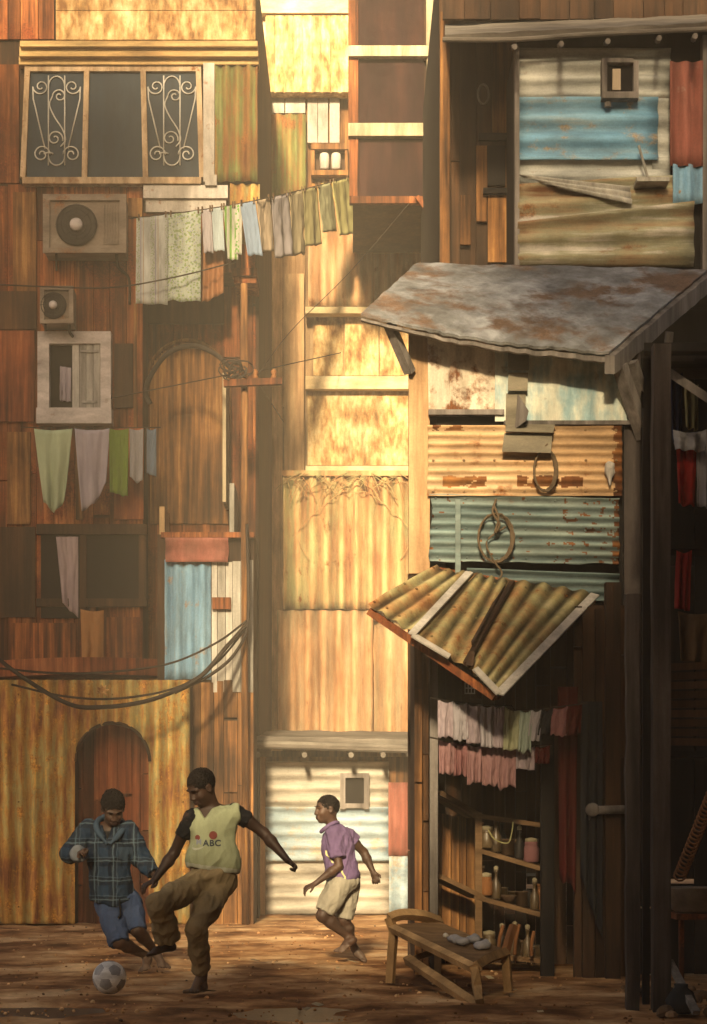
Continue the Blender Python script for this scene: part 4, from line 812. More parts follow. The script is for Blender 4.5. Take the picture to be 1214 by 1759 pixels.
mb = MB(); mb.bpx(1162, 1570, 1260, 1580, 11.55, .3); mb.bar(P(1170, 1580, 11.6), Vector((X(1170, 11.6), 11.6, 0)), .03, .03); mb.bar(P(1225, 1580, 11.6), Vector((X(1225, 11.6), 11.6, 0)), .03, .03); mb.build('stand', M['brown_boards'], ba)
mb = MB(); pts = []
for k in range(220):
    t = k / 219; c = P(1166 + 60 * t, 1508 - 150 * t, 11.5); a = k * .62; pts.append(c + Vector((.035 * math.cos(a), .035 * math.sin(a) * .6, .035 * math.sin(a))))
mb.tube(pts, .007, 6); tag(mb.build('rope_coil', M['c_terracotta'], smooth=True), 'coiled reddish-brown rope spiral slanting above the grey basin', 'coil')

# ------------------------------------------------------------------ cloth
def cloth(name, label, cat, mat, A, B, la, lb, folds=3.0, amp=.02, taper=0.0, skew=0.0, sag=.0, group=None, pegs=False, wav=.03, point=0.0, nu=26, nv=18):
    A, B = Vector(A), Vector(B); ax = (B - A); n = Vector((ax.y, -ax.x, 0)).normalized()
    if n.y > 0: n = -n
    folds *= random.uniform(.6, 1.35); amp *= random.uniform(.7, 1.3); ph = random.uniform(0, 6); sd = random.uniform(0, 50)
    def fn(u, v):
        uu = .5 + (u - .5) * (1 - taper * v) + skew * v
        L_ = (la * (1 - u) + lb * u) * (1 + wav * nz(u * 3.5, sd, 1)) - point * abs(u - .5) * 2 * max(la, lb) * v
        p = A + ax * uu + Vector((0, 0, -L_ * v - sag * math.sin(PI * u) * (1 - v)))
        return p + n * (amp * (.15 + .85 * v) * (math.sin(2 * PI * folds * u + ph + 1.2 * v) + .5 * nz(u * 5, v * 3, sd)) + .012 * nz(u * 9, v * 6, sd + 4))
    mb = MB(); mb.grid(fn, nu, nv, .006); o = tag(mb.build(name, M[mat], smooth=True), label, cat, group)
    if pegs:
        for p in (A + ax * .08, B - ax * .08):
            mb = MB(); mb.box(p.x - .008, p.x + .008, p.y - .022, p.y + .022, p.z - .035, p.z + .03); mb.build('clothes_peg', M['c_brown'], o)
    return o
def pxm(py0, py1, d): return (py1 - py0) * d / F
# high line from the brown house across to the stair tower
def hd(px): return 20.62 if px < 448 else 20.62 + (px - 448) / 152 * 3.2
def hline(px):
    t = (px - 233) / 367.0; return 374 - 70 * t + 16 * math.sin(PI * t) * .6 - 0
mb = MB(); mb.tube([P(x, hline(x), hd(x)) for x in range(222, 612, 6)], .006, 5); tag(mb.build('clothes_line', M['cable']), 'high clothes line rising from the brown house to the stair tower', 'clothes line')
G1 = 'washing on the high clothes line'
for x0, x1, yb, nm, mt, lb, fo, am, tp, sk in (
    (234, 289, 522, 'bed_sheet', 'c_stripe', 'long white sheet with green leafy stripes at the line\'s lower end', 2, .02, 0, -.02), (289, 345, 517, 'bed_sheet', 'c_floral', 'long sheet with green and blue flower print next to the striped sheet', 1.5, .02, 0, -.01),
    (346, 362, 434, 'towel', 'c_lilac', 'narrow lilac-grey towel right of the flowered sheet', 1, .012, 0, .25), (363, 382, 431, 'towel', 'c_lightblue', 'short pale blue towel between lilac towel and green striped one', 1, .012, 0, .2),
    (383, 401, 447, 'towel', 'c_greenstripe', 'narrow towel with green vertical stripes', 1, .012, 0, .45), (402, 416, 437, 'towel', 'c_leaf', 'thin white towel with dark green leaf print', 1, .01, 0, -.1),
    (412, 438, 441, 'towel', 'c_steel', 'plain steel-blue towel on the high line', 1.5, .02, 0, .5), (440, 463, 434, 'shirt', 'c_peach', 'pale peach cloth beside the steel-blue towel', 1.5, .02, 0, .35),
    (467, 494, 444, 'shirt', 'c_lilac', 'wide grey-lilac cloth in the middle of the high line', 1.5, .025, 0, .3), (496, 520, 440, 'shirt', 'c_beige', 'beige cloth just right of the wide grey-lilac one', 2, .02, 0, .25),
    (521, 544, 424, 'shirt', 'c_olive', 'olive-beige cloth third from the high end of the line', 1.5, .02, 0, .3), (546, 569, 402, 'shirt', 'c_sage', 'pale sage cloth second from the high end of the line', 1.5, .02, -.1, .5), (570, 598, 408, 'shirt', 'c_yellow', 'yellow-olive cloth at the high end beside the stair tower', 2, .025, -.1, .45)):
    A, B = P(x0, hline(x0), hd(x0)), P(x1, hline(x1), hd(x1)); d = hd((x0 + x1) / 2)
    cloth(nm, lb, nm.replace('_', ' '), mt, A, B, pxm(hline(x0), yb, d), pxm(hline(x1), yb, d), fo, am, tp, sk, .008, G1, True)
cloth('blanket', 'terracotta blanket hanging behind the flowered sheet', 'blanket', 'c_terracotta', P(346, 395, 20.8), P(384, 395, 20.8), pxm(395, 520, 20.8), pxm(395, 505, 20.8), 2, .03)
# line under the whitewashed window
d = 20.62
mb = MB(); mb.tube([P(x, 734 + 1.5 * math.sin((x - 40) / 240 * PI), d) for x in range(36, 282, 6)], .006, 5); tag(mb.build('clothes_line', M['cable']), 'short clothes line under the whitewashed window', 'clothes line')
G2 = 'washing under the whitewashed window'
for x0, x1, ya, yb, nm, mt, lb, fo, am, tp, sk, po in ((58, 124, 880, 880, 'towel', 'c_palegreen', 'large pale green towel hanging to a point under the white window', 2, .05, .45, .02, .12), (128, 188, 892, 845, 'towel', 'c_lavender', 'large lavender towel beside the pale green one', 2, .045, .30, .06, .1),
    (187, 221, 846, 852, 'towel', 'c_green', 'bright green towel between lavender and grey ones', 2, .025, .1, 0, 0), (222, 246, 828, 834, 'towel', 'c_grey', 'small grey towel right of the bright green towel', 1.5, .02, .1, 0, .1), (252, 268, 814, 818, 'towel', 'c_blue', 'narrow slate-blue towel at the end of the short line', 1, .015, 0, 0, 0)):
    cloth(nm, lb, nm, mt, P(x0, 736, d), P(x1, 736, d), pxm(736, ya, d), pxm(736, yb, d), fo, am, tp, sk, .02, G2, point=po)
cloth('shirt', 'lavender shirt seen inside the whitewashed window opening', 'shirt', 'c_lavender', P(103, 629, D - .09), P(122, 632, D - .09), pxm(629, 688, D), pxm(632, 690, D), 1.5, .02)
cloth('curtain', 'pale streaked curtain in the lower dark window', 'curtain', 'c_mauve', P(96, 922, D - .12), P(134, 922, D - .12), pxm(922, 1035, D), pxm(922, 1062, D), 3, .03, .3, .15)
cloth('cloth', 'orange cloth hanging below the lower dark window', 'cloth', 'c_orange', P(138, 1046, D - .16), P(178, 1048, D - .16), pxm(1046, 1136, D), pxm(1046, 1142, D), 1.5, .03, .1, .02, .02)
# stall line: two rows of small washing
d = DT - .55
def sline(x): return 1200 + 14 * math.sin((x - 745) / 260 * PI) * .9 + (8 if x > 880 else 0)
mb = MB(); mb.tube([P(x, sline(x), d) for x in range(738, 1010, 5)], .006, 5); tag(mb.build('clothes_line', M['cable']), 'sagging clothes line under the tin awning', 'clothes line')
G3 = 'washing under the tin awning'
for x0, x1, yb, mt, lb, sk in ((752, 778, 1268, 'c_mauve', 'mauve shirt at the left end under the tin awning', 0), (776, 802, 1272, 'c_lilac', 'lilac shirt second from the left under the awning', .1), (800, 826, 1278, 'c_mauve', 'mauve-grey shirt third from the left under the awning', .05), (824, 848, 1282, 'c_lilac', 'pale lilac shirt next to the sage one under the awning', .05), (846, 866, 1284, 'c_mauve', 'narrow mauve shirt touching the sage shirt under the awning', 0),
    (864, 894, 1290, 'c_sage', 'sage-grey shirt in the middle of the awning line', 0), (892, 914, 1292, 'c_sea', 'pale sea-green shirt in the awning line', -.1), (912, 932, 1272, 'c_lilac', 'whitish shirt slanting beside the sea-green shirt', -.3), (930, 950, 1262, 'c_greyblack', 'charcoal cloth slanting beside the whitish shirt', -.35), (948, 976, 1264, 'c_rose', 'dark rose patterned cloth on the awning line', -.1), (974, 1000, 1262, 'c_darkred', 'dim dark red cloth at the right end under the awning', -.15)):
    cloth('shirt', lb, 'shirt', mt, P(x0, sline(x0) - 1, d), P(x1, sline(x1) - 1, d), pxm(sline(x0), yb, d), pxm(sline(x1), yb, d), 1.6, .02, .02, sk, .022, G3, wav=.1)
mb = MB(); mb.tube([P(x, 1268 + 8 * math.sin((x - 745) / 200 * PI) + (x - 745) * .06, d + .12) for x in range(738, 950, 5)], .006, 5); tag(mb.build('clothes_line', M['cable']), 'second lower line of pinkish washing above the stall shelves', 'clothes line')
G4 = 'pinkish washing above the stall shelves'
for x0, x1, yb, mt, lb in ((754, 780, 1330, 'c_pink', 'pink-brown cloth at the left end of the lower row'), (778, 804, 1332, 'c_rose', 'dull rose cloth second in the lower row'), (802, 830, 1346, 'c_pink', 'pink cloth third in the lower row'), (828, 856, 1350, 'c_pink', 'long pink cloth under the narrow mauve shirt'), (854, 886, 1352, 'c_pink', 'pink cloth under the sage-grey shirt'), (886, 918, 1322, 'c_mauve', 'pale pink cloth under the sea-green shirt'), (918, 944, 1312, 'c_darkred', 'dark red scrap ending the lower row')):
    y_ = lambda x: 1267 + 8 * math.sin((x - 745) / 200 * PI) + (x - 745) * .06
    cloth('cloth', lb, 'cloth', mt, P(x0, y_(x0), d + .12), P(x1, y_(x1), d + .12), pxm(y_(x0), yb, d), pxm(y_(x1), yb, d), 2.2, .022, .05, 0, .02, G4, wav=.14)
# dark red cloth and grey cloth beside the stall, cloth in the store
cloth('cloth', 'long dark red cloth hanging beside the stall\'s dark post', 'cloth', 'c_darkred', P(958, 1180, DT - .30), P(992, 1180, DT - .30), pxm(1180, 1500, DT), pxm(1180, 1520, DT), 2, .03, .25)
cloth('cloth', 'grey-black cloth hanging on the plank wall by the pipe bracket', 'cloth', 'c_greyblack', P(998, 1205, DT - .40), P(1034, 1205, DT - .40), pxm(1205, 1500, DT), pxm(1205, 1600, DT), 2, .03)
G5 = 'cloth hanging in the dark store'
for x0, x1, y0, yb, mt, lb, dd in ((1152, 1172, 640, 760, 'c_navy', 'navy cloth hanging just beside the tallest dark post', 11.9), (1176, 1200, 660, 735, 'c_olive', 'olive-yellow cloth at the top of the dark store', 12.2), (1162, 1196, 762, 866, 'c_red', 'bright red cloth hanging in the upper store', 11.9), (1196, 1225, 742, 870, 'c_grey', 'grey-white cloth beside the bright red cloth in the store', 11.9), (1156, 1214, 738, 772, 'c_grey', 'crumpled grey cloth above the bright red cloth', 11.8), (1162, 1188, 945, 1045, 'c_red', 'twisted red cloth hanging lower in the store', 11.8), (1164, 1230, 1050, 1135, 'c_brown', 'brown sacking behind the slatted counter', 12.1)):
    cloth('cloth', lb, 'cloth', mt, P(x0, y0, dd), P(x1, y0, dd), pxm(y0, yb, dd), pxm(y0, yb + 4, dd), 2, .03, .15, -.15 if y0 == 945 else 0, .02, G5)

# ------------------------------------------------------------------ pole, cables
ut = thing('utility_pole', 'brown utility pole with short crossarm and a tangle of cables', 'pole', (X(420, 20.1), 20.1, 0))
mb = MB(); mb.tube([P(419, 488, 20.1), P(420, 900, 20.1), Vector((X(421, 20.1), 20.1, -.02))], .038, 10); mb.build('shaft', M['amber_boards'], ut, True)
mb = MB(); mb.bar(P(384, 659, 20.0), P(484, 655, 20.0), .07, .07); mb.build('crossarm', M['brown_boards'], ut)
for px in (398, 438, 470):
    mb = MB(); mb.lathe(P(px, 652, 20.0), [(.02, 0), (.035, .03), (.02, .05), (.035, .08), (.015, .11)], 10); mb.build('insulator', M['clay'], ut, True)
mb = MB()
for i in range(12):
    c = P(408 + random.uniform(-14, 12), 636 + random.uniform(-12, 14), 19.98); r = random.uniform(.05, .13); a0 = random.uniform(0, 6)
    mb.tube([c + Vector((r * math.cos(a0 + k * .5), random.uniform(-.03, .03), r * .7 * math.sin(a0 + k * .5))) for k in range(random.randint(8, 15))], .009, 5)
tag(mb.build('cable_tangle', M['cable']), 'tangle of dark cable knotted round the utility pole', 'cable tangle')
def cable(label, ctrl, r=.012, mat='cable', group='cables strung across the alley'):
    mb = MB(); mb.tube(cat_pts(ctrl, 14), r, 6); tag(mb.build('cable', M[mat], smooth=True), label, 'cable', group)
cable('thick dark cable arching over the arched door to the pole', [P(258, 694, 20.7), P(250, 672, 20.68), P(262, 640, 20.6), P(290, 606, 20.5), P(330, 594, 20.4), P(366, 606, 20.2), P(398, 634, 20.0)], .028)
cable('thickest low cable sagging over the golden shed front', [P(-30, 1105, 19.4), P(20, 1150, 19.3), P(110, 1206, 19.2), P(170, 1215, 19.15), P(260, 1202, 19.2), P(340, 1165, 19.4), P(390, 1110, 19.7), P(424, 1072, 20.03)], .024)
cable('thin low cable sagging just above the thickest one', [P(20, 1176, 19.45), P(110, 1196, 19.3), P(200, 1200, 19.25), P(300, 1182, 19.3), P(370, 1140, 19.6), P(424, 1078, 20.02)], .012)
cable('upper low cable crossing the curved balcony ledge', [P(-20, 1146, 19.5), P(90, 1156, 19.45), P(190, 1154, 19.4), P(290, 1140, 19.5), P(370, 1105, 19.7), P(424, 1066, 20.02)], .012)
cable('low cable looping along the right of the blue sheet', [P(300, 1190, 19.4), P(360, 1160, 19.5), P(405, 1120, 19.8), P(426, 1060, 20.03), P(424, 900, 20.04)], .018)
cable('thin wire from the pole up to the stair tower', [P(440, 648, 20.0), P(500, 568, 20.7), P(600, 468, 21.6), P(702, 350, 22.4)], .004)
cable('thin wire from the pole towards the cream ledge', [P(400, 650, 20.0), P(450, 636, 20.4), P(585, 606, 24.6)], .006)
cable('thin wire from the white window to the pole', [P(190, 684, 20.85), P(250, 672, 20.6), P(400, 642, 20.0)], .006)
cable('short wire slanting down right from the pole', [P(440, 652, 20.0), P(487, 725, 24.7)], .006)
cable('thin wire across the small air conditioner', [P(-20, 488, 20.5), P(70, 492, 20.5), P(190, 494, 20.5), P(300, 476, 20.45), P(404, 450, 20.7)], .008)
mb = MB(); mb.tube([P(174, 1246, D3 - .12), P(174, 1205, D3 - .14), P(176, 1192, D3 - .14)], .008, 6)
for k in range(7):
    a = k * .9; c = P(176, 1188, D3 - .14); mb.lathe(c, [(.004, 0), (.018, .03), (.012, .06), (.002, .08)], 6, (math.cos(a), -.4, math.sin(a) + .3))
tag(mb.build('dried_flower', M['straw_wall']), 'small dried flower on a wire above the dark arched doorway', 'flower')
# ------------------------------------------------------------------ people: each body grown as one continuous surface from a distance field
class SDF:
    def __init__(s, lo, hi, h):
        s.lo = np.array(lo, np.float32); s.h = h
        s.n = np.ceil((np.array(hi) - np.array(lo)) / h).astype(int) + 1
        s.v = np.full(s.n, .06, np.float32)
        s.ax = [(s.lo[i] + h * np.arange(s.n[i])).astype(np.float32) for i in range(3)]
    def blk(s, lo, hi):
        sl = []
        for i in range(3):
            a = max(0, int((lo[i] - s.lo[i]) / s.h) - 1); b = min(s.n[i], int((hi[i] - s.lo[i]) / s.h) + 3)
            if b <= a: return None
            sl.append(slice(a, b))
        X_ = s.ax[0][sl[0]][:, None, None]; Y_ = s.ax[1][sl[1]][None, :, None]; Z_ = s.ax[2][sl[2]][None, None, :]
        return tuple(sl), X_, Y_, Z_
    def put(s, sl, d, k, sub=False):
        a = s.v[sl]
        if sub:
            d = -d
            if k > 0:
                h = np.clip(.5 - .5 * (a - d) / k, 0, 1); s.v[sl] = a * (1 - h) + d * h + k * h * (1 - h)
            else: s.v[sl] = np.maximum(a, d)
        elif k > 0:
            h = np.clip(.5 + .5 * (a - d) / k, 0, 1); s.v[sl] = a * (1 - h) + d * h - k * h * (1 - h)
        else: s.v[sl] = np.minimum(a, d)
    def cap(s, a, b, ra, rb=None, k=.02, flat=None, f=1.0, ea=False, eb=False, sub=False):
        """tapered limb a-b; flat/f: thinned along that direction; ea/eb: cut square at that end"""
        rb = ra if rb is None else rb; a = Vector(a); b = Vector(b); m = max(ra, rb) * max(1, 1) + k + 2 * s.h
        r = s.blk([min(a[i], b[i]) - m for i in range(3)], [max(a[i], b[i]) + m for i in range(3)])
        if r is None: return
        sl, x, y, z = r; d = b - a; L2 = max(d.dot(d), 1e-9)
        px, py, pz = x - a.x, y - a.y, z - a.z
        t0 = (px * d.x + py * d.y + pz * d.z) / L2; t = np.clip(t0, 0, 1)
        qx, qy, qz = px - t * d.x, py - t * d.y, pz - t * d.z
        if flat is not None:
            n = Vector(flat).normalized(); w = (qx * n.x + qy * n.y + qz * n.z) * (1 / f - 1)
            qx, qy, qz = qx + w * n.x, qy + w * n.y, qz + w * n.z
        q = np.sqrt(qx * qx + qy * qy + qz * qz) - (ra + (rb - ra) * t)
        L = math.sqrt(L2)
        if eb: q = np.maximum(q, (t0 - 1) * L)
        if ea: q = np.maximum(q, -t0 * L)
        s.put(sl, q.astype(np.float32), k, sub)
    def ell(s, c, rad, R=None, k=.02, sub=False):
        c = Vector(c); m = max(rad) + k + 2 * s.h
        r = s.blk([c[i] - m for i in range(3)], [c[i] + m for i in range(3)])
        if r is None: return
        sl, x, y, z = r; x, y, z = x - c.x, y - c.y, z - c.z
        if R is not None:
            ux = [R[i] for i in range(3)]
            x, y, z = [u[0] * x + u[1] * y + u[2] * z for u in ux]
        k0 = np.sqrt((x / rad[0]) ** 2 + (y / rad[1]) ** 2 + (z / rad[2]) ** 2) + 1e-6
        k1 = np.sqrt((x / rad[0] ** 2) ** 2 + (y / rad[1] ** 2) ** 2 + (z / rad[2] ** 2) ** 2) + 1e-6
        s.put(sl, (k0 * (k0 - 1) / k1).astype(np.float32), k, sub)
    def cut(s, p, n, c=None, r=None):
        """remove everything beyond the plane p, n (inside a sphere c, r when given)"""
        p = Vector(p); n = Vector(n).normalized()
        rr = s.blk([-99] * 3, [99] * 3) if c is None else s.blk([c[i] - r for i in range(3)], [c[i] + r for i in range(3)])
        sl, x, y, z = rr; d = (x - p.x) * n.x + (y - p.y) * n.y + (z - p.z) * n.z
        s.v[sl] = np.maximum(s.v[sl], d.astype(np.float32))
    def wedge(s, planes, c, r):
        """remove the region inside all planes (p, n)"""
        sl, x, y, z = s.blk([c[i] - r for i in range(3)], [c[i] + r for i in range(3)]); w = None
        for p, n in planes:
            p = Vector(p); n = Vector(n).normalized(); d = (x - p.x) * n.x + (y - p.y) * n.y + (z - p.z) * n.z
            w = d if w is None else np.maximum(w, d)
        s.v[sl] = np.maximum(s.v[sl], -w.astype(np.float32))
    def mesh(s):
        v = s.v; S = v < 0; nx, ny, nz_ = v.shape
        cnt = np.zeros((nx - 1, ny - 1, nz_ - 1), np.int8)
        cor = [(i, j, k) for i in (0, 1) for j in (0, 1) for k in (0, 1)]
        for i, j, k in cor: cnt += S[i:nx - 1 + i, j:ny - 1 + j, k:nz_ - 1 + k]
        mask = (cnt > 0) & (cnt < 8); cells = np.argwhere(mask); idx = np.full(mask.shape, -1, np.int64); idx[mask] = np.arange(len(cells))
        acc = np.zeros((len(cells), 3)); num = np.zeros(len(cells))
        for a in cor:
            for ax in range(3):
                if a[ax]: continue
                b = list(a); b[ax] = 1
                va = v[cells[:, 0] + a[0], cells[:, 1] + a[1], cells[:, 2] + a[2]]; vb = v[cells[:, 0] + b[0], cells[:, 1] + b[1], cells[:, 2] + b[2]]
                cr = (va < 0) != (vb < 0); t = np.where(cr, va / np.where(cr, va - vb, 1), 0)
                p = np.tile(np.array(a, float), (len(cells), 1)); p[:, ax] = t; acc[cr] += p[cr]; num[cr] += 1
        pos = s.lo + s.h * (cells + acc / num[:, None])
        F_ = []
        for ax in range(3):
            b, c = (ax + 1) % 3, (ax + 2) % 3
            sa = [slice(1, -1)] * 3; sa[ax] = slice(0, -1); sb = [slice(1, -1)] * 3; sb[ax] = slice(1, None)
            A_ = S[tuple(sa)]; B_ = S[tuple(sb)]; off = np.ones(3, int); off[ax] = 0
            for flip, e in ((False, np.argwhere(A_ & ~B_)), (True, np.argwhere(~A_ & B_))):
                if not len(e): continue
                e = e + off; q = []
                for db, dc in ((0, 0), (-1, 0), (-1, -1), (0, -1)):
                    g = e.copy(); g[:, b] += db; g[:, c] += dc; q.append(idx[g[:, 0], g[:, 1], g[:, 2]])
                q = np.stack(q, 1)[:, ::-1] if flip else np.stack(q, 1); F_.append(q)
        return pos, np.concatenate(F_)
def skinmesh(name, sdf, mats, root, wrinkle=None, matfn=None, smooth_it=2):
    pos, fc = sdf.mesh(); pos = pos.copy()
    # relax the surface a little
    e = np.concatenate([fc[:, [i, (i + 1) % 4]] for i in range(4)])
    for _ in range(smooth_it):
        acc = np.zeros_like(pos); num = np.zeros(len(pos)); np.add.at(acc, e[:, 0], pos[e[:, 1]]); np.add.at(num, e[:, 0], 1); np.add.at(acc, e[:, 1], pos[e[:, 0]]); np.add.at(num, e[:, 1], 1)
        pos = pos * .5 + .5 * acc / np.maximum(num, 1)[:, None]
    if wrinkle:
        a = pos[fc[:, 2]] - pos[fc[:, 0]]; b = pos[fc[:, 3]] - pos[fc[:, 1]]; fn = np.cross(a, b); vn = np.zeros_like(pos)
        for i in range(4): np.add.at(vn, fc[:, i], fn)
        vn /= np.linalg.norm(vn, axis=1)[:, None] + 1e-9
        w = np.array([wrinkle(Vector(p)) for p in pos]); pos += vn * w[:, None]
    org = np.array(root['_o']); me = bpy.data.meshes.new(name); me.from_pydata((pos - org).tolist(), [], fc.tolist())
    for m in mats: me.materials.append(m)
    if matfn:
        cen = pos[fc].mean(1); me.polygons.foreach_set('material_index', [matfn(c) for c in cen])
    me.polygons.foreach_set('use_smooth', [True] * len(me.polygons)); me.update()
    o = bpy.data.objects.new(name, me); COL.objects.link(o)
    if root.type == 'EMPTY' or True: o.parent = root
    o['_o'] = tuple(root['_o']); return o
def folds(seed, amp=.007, fx=9.0, dirv=(0, 0, 1), stretch=.35, fine=.002):
    dv = Vector(dirv).normalized(); fx *= 1.4; amp *= .85
    def w(p):
        t = p.dot(dv); q = p + dv * t * (stretch - 1)
        wq = q + Vector((noise.noise(q * 5 + Vector((seed, 0, 0))), noise.noise(q * 5 + Vector((0, seed, 0))), 0)) * .05
        n = noise.noise(wq * fx + Vector((seed, seed * 2, 0))); n2 = noise.noise(wq * fx * 2.1 + Vector((seed * 3, 1, 0)))
        r = 1 - abs(n) * 3.2; r2 = 1 - abs(n2) * 3.2
        return amp * (1.15 * max(-.5, r) + .45 * max(-.5, r2)) * .8 + fine * noise.noise(p * 55)
    return w
def frame(fwd, up):
    f = Vector(fwd).normalized(); r = f.cross(Vector(up)).normalized(); u = r.cross(f).normalized(); return f, u, r
def head(s, c, f, u, r, k=1.0):
    R = [r, f, u]; g = lambda a, b, d: c + (r * a + f * b + u * d) * k
    s.ell(g(0, -.012, .018), (.073 * k, .094 * k, .086 * k), R, .01); s.ell(g(0, .030, -.040), (.058 * k, .060 * k, .072 * k), R, .025)
    s.ell(g(0, .056, -.094), (.026 * k, .024 * k, .020 * k), R, .022)
    for sx in (1, -1):
        s.ell(g(sx * .034, .055, -.034), (.025 * k, .026 * k, .026 * k), R, .02)      # cheek
        s.ell(g(sx * .031, .088, -.004), (.020 * k, .014 * k, .013 * k), R, .012, sub=True)
        s.cap(g(sx * .012, .080, .016), g(sx * .048, .068, .014), .010 * k, .008 * k, .012)  # brow
        s.ell(g(sx * .074, -.008, -.012), (.010 * k, .020 * k, .030 * k), R, .006); s.ell(g(sx * .082, .004, -.012), (.008 * k, .010 * k, .016 * k), R, .005, sub=True)
        s.ell(g(sx * .014, .092, -.038), (.010 * k, .011 * k, .009 * k), R, .006)      # nostril wing
    s.cap(g(0, .084, .004), g(0, .096, -.034), .009 * k, .0135 * k, .014)
    s.cap(g(-.020, .085, -.064), g(.020, .085, -.064), .0085 * k, .0085 * k, .006); s.cap(g(-.017, .083, -.077), g(.017, .083, -.077), .0095 * k, .0095 * k, .006)
    s.cap(g(-.022, .097, -.0705), g(.022, .097, -.0705), .0028 * k, .0028 * k, .002, sub=True)
def face_bits(root, body, c, f, u, r, k, hairh, hair_mat, seed, lo=-.02):
    for sx in (1, -1):
        mb = MB(); e = c + (r * sx * .031 + f * .0645 + u * -.005) * k
        mb.lathe(e - f * .010 * k, [(.002, 0), (.009 * k, .002), (.0125 * k, .008 * k), (.0125 * k, .012 * k), (.0085 * k, .0185 * k), (.001, .021 * k)], 14, f); mb.build('eye', M['eye_white'], root, True)
        mb = MB(); mb.lathe(e + f * .0075 * k, [(.006 * k, 0), (.0055 * k, .003 * k), (.001, .0042 * k)], 12, f + u * -.25); mb.build('iris', M['eye_dark'], root, True)
        mb = MB(); mb.tube([c + (r * sx * a + f * b + u * d) * k for a, b, d in ((.014, .092, .019), (.030, .089, .024), (.046, .076, .018))], [.0025, .0035, .002], 6); mb.build('eyebrow', hair_mat, root, True)
    h = SDF(c - Vector((.16, .16, .16)), c + Vector((.16, .16, .18)), .004); R = [r, f, u]
    h.ell(c + (u * (.020 + hairh * .9) - f * (.014 + hairh * .55)) * k, ((.0755 + hairh * .45) * k, (.0955 + hairh * .45) * k, (.0885 + hairh * .3) * k), R, 0)
    pl = c + (f * .070 + u * .040) * k; h.cut(pl, f * .80 - u * .60)                      # hairline over the forehead
    h.cut(c + u * lo * k + f * .0, -u + f * .55)                                           # round the ears down to the nape
    skinmesh('hair', h, [hair_mat], root, lambda p: (.004 + hairh * .2) * noise.noise(p * 110 + Vector((seed, 0, 0))) + (.002 + hairh * .25) * noise.noise(p * 60), smooth_it=0)
def hand(s, w, d, pn, curl=.9, k=1.0, thumb=1, spread=.10):
    """wrist, direction of the fingers, palm normal (the side fingers close to), curl in radians per joint"""
    d = Vector(d).normalized(); pn = Vector(pn); pn = (pn - d * pn.dot(d)).normalized(); sd = d.cross(pn) * thumb
    s.cap(w - d * .01, w + d * .018 * k, .021 * k, .024 * k, .012, pn, .75); s.cap(w + d * .022 * k, w + d * .060 * k, .030 * k, .034 * k, .010, pn, .42)
    for i, ln in enumerate((.92, 1.0, .94, .76)):
        off = (1.5 - i) * .0172 * k; p = w + d * (.078 - abs(i - 1.2) * .003) * k + sd * off; a = 0.0; dd = (d + sd * (1.5 - i) * spread).normalized()
        for q, (L_, r_) in enumerate(((.030, .0088), (.022, .0078), (.018, .0068))):
            a += curl * (.75, 1.1, .7)[q] * (1 + .10 * (i - 1.5) + .05 * ((i * 7) % 3)); v = dd * math.cos(a) + pn * math.sin(a); e = p + v * L_ * ln * k
            s.cap(p, e, r_ * k, r_ * .92 * k, .0022); p = e
    p = w + d * .022 * k + sd * .024 * k; v = (d * .62 + sd * .72 + pn * .30).normalized(); e = p + v * .034 * k; s.cap(p, e, .0125 * k, .0095 * k, .008)
    v2 = (d * .80 + sd * .10 + pn * .55 * min(1, curl + .2)).normalized(); e2 = e + v2 * .024 * k; s.cap(e, e2, .0090 * k, .0075 * k, .002)
def foot(s, ank, heel, toe, up, k=1.0, side=1):
    """bare foot: heel and toe are the middle of the sole's ends"""
    heel, toe, up = Vector(heel), Vector(toe), Vector(up).normalized(); d = (toe - heel).normalized(); up = (up - d * up.dot(d)).normalized(); sd = d.cross(up) * side; L_ = (toe - heel).length
    s.cap(heel + d * .022 + up * .026 * k, heel + d * .06 + up * .030 * k, .026 * k, .027 * k, .012); s.cap(ank, heel + d * .035 + up * .032 * k, .030 * k, .028 * k, .020)
    s.cap(ank + d * .012, heel + d * L_ * .62 + up * .026 * k, .027 * k, .026 * k, .018); b = heel + d * L_ * .70
    s.cap(heel + d * .05 + up * .020 * k, b + up * .017 * k, .026 * k, .034 * k, .012, up, .50)
    for i in range(5):
        o = (2 - i) * .0155 * k; ln = L_ * (.30, .29, .265, .235, .20)[i]; r_ = (.0125, .009, .0085, .008, .0075)[i] * k
        p = b + sd * o + up * .013 * k - d * .004 * i; s.cap(p, p + d * ln * .8 + up * .001 + sd * (.003 * (2 - i)), r_, r_ * .9, .003)
def limb(s, pts, rad, k=.02):
    for i in range(len(pts) - 1): s.cap(pts[i], pts[i + 1], rad[i], rad[i + 1], k)
def arm_skin(s, sh, el, wr, k=1.0):
    limb(s, [sh, sh.lerp(el, .45), el], [.044 * k, .040 * k, .033 * k]); limb(s, [el, el.lerp(wr, .3), wr], [.033 * k, .036 * k, .021 * k])
def shin_skin(s, kn, an, back, k=1.0):
    limb(s, [kn, kn.lerp(an, .3), an], [.047 * k, .047 * k, .027 * k]); m = kn.lerp(an, .3) + Vector(back).normalized() * .018 * k; s.cap(kn.lerp(an, .12), m, .034 * k, .040 * k, .02); s.cap(m, kn.lerp(an, .62), .040 * k, .024 * k, .02)

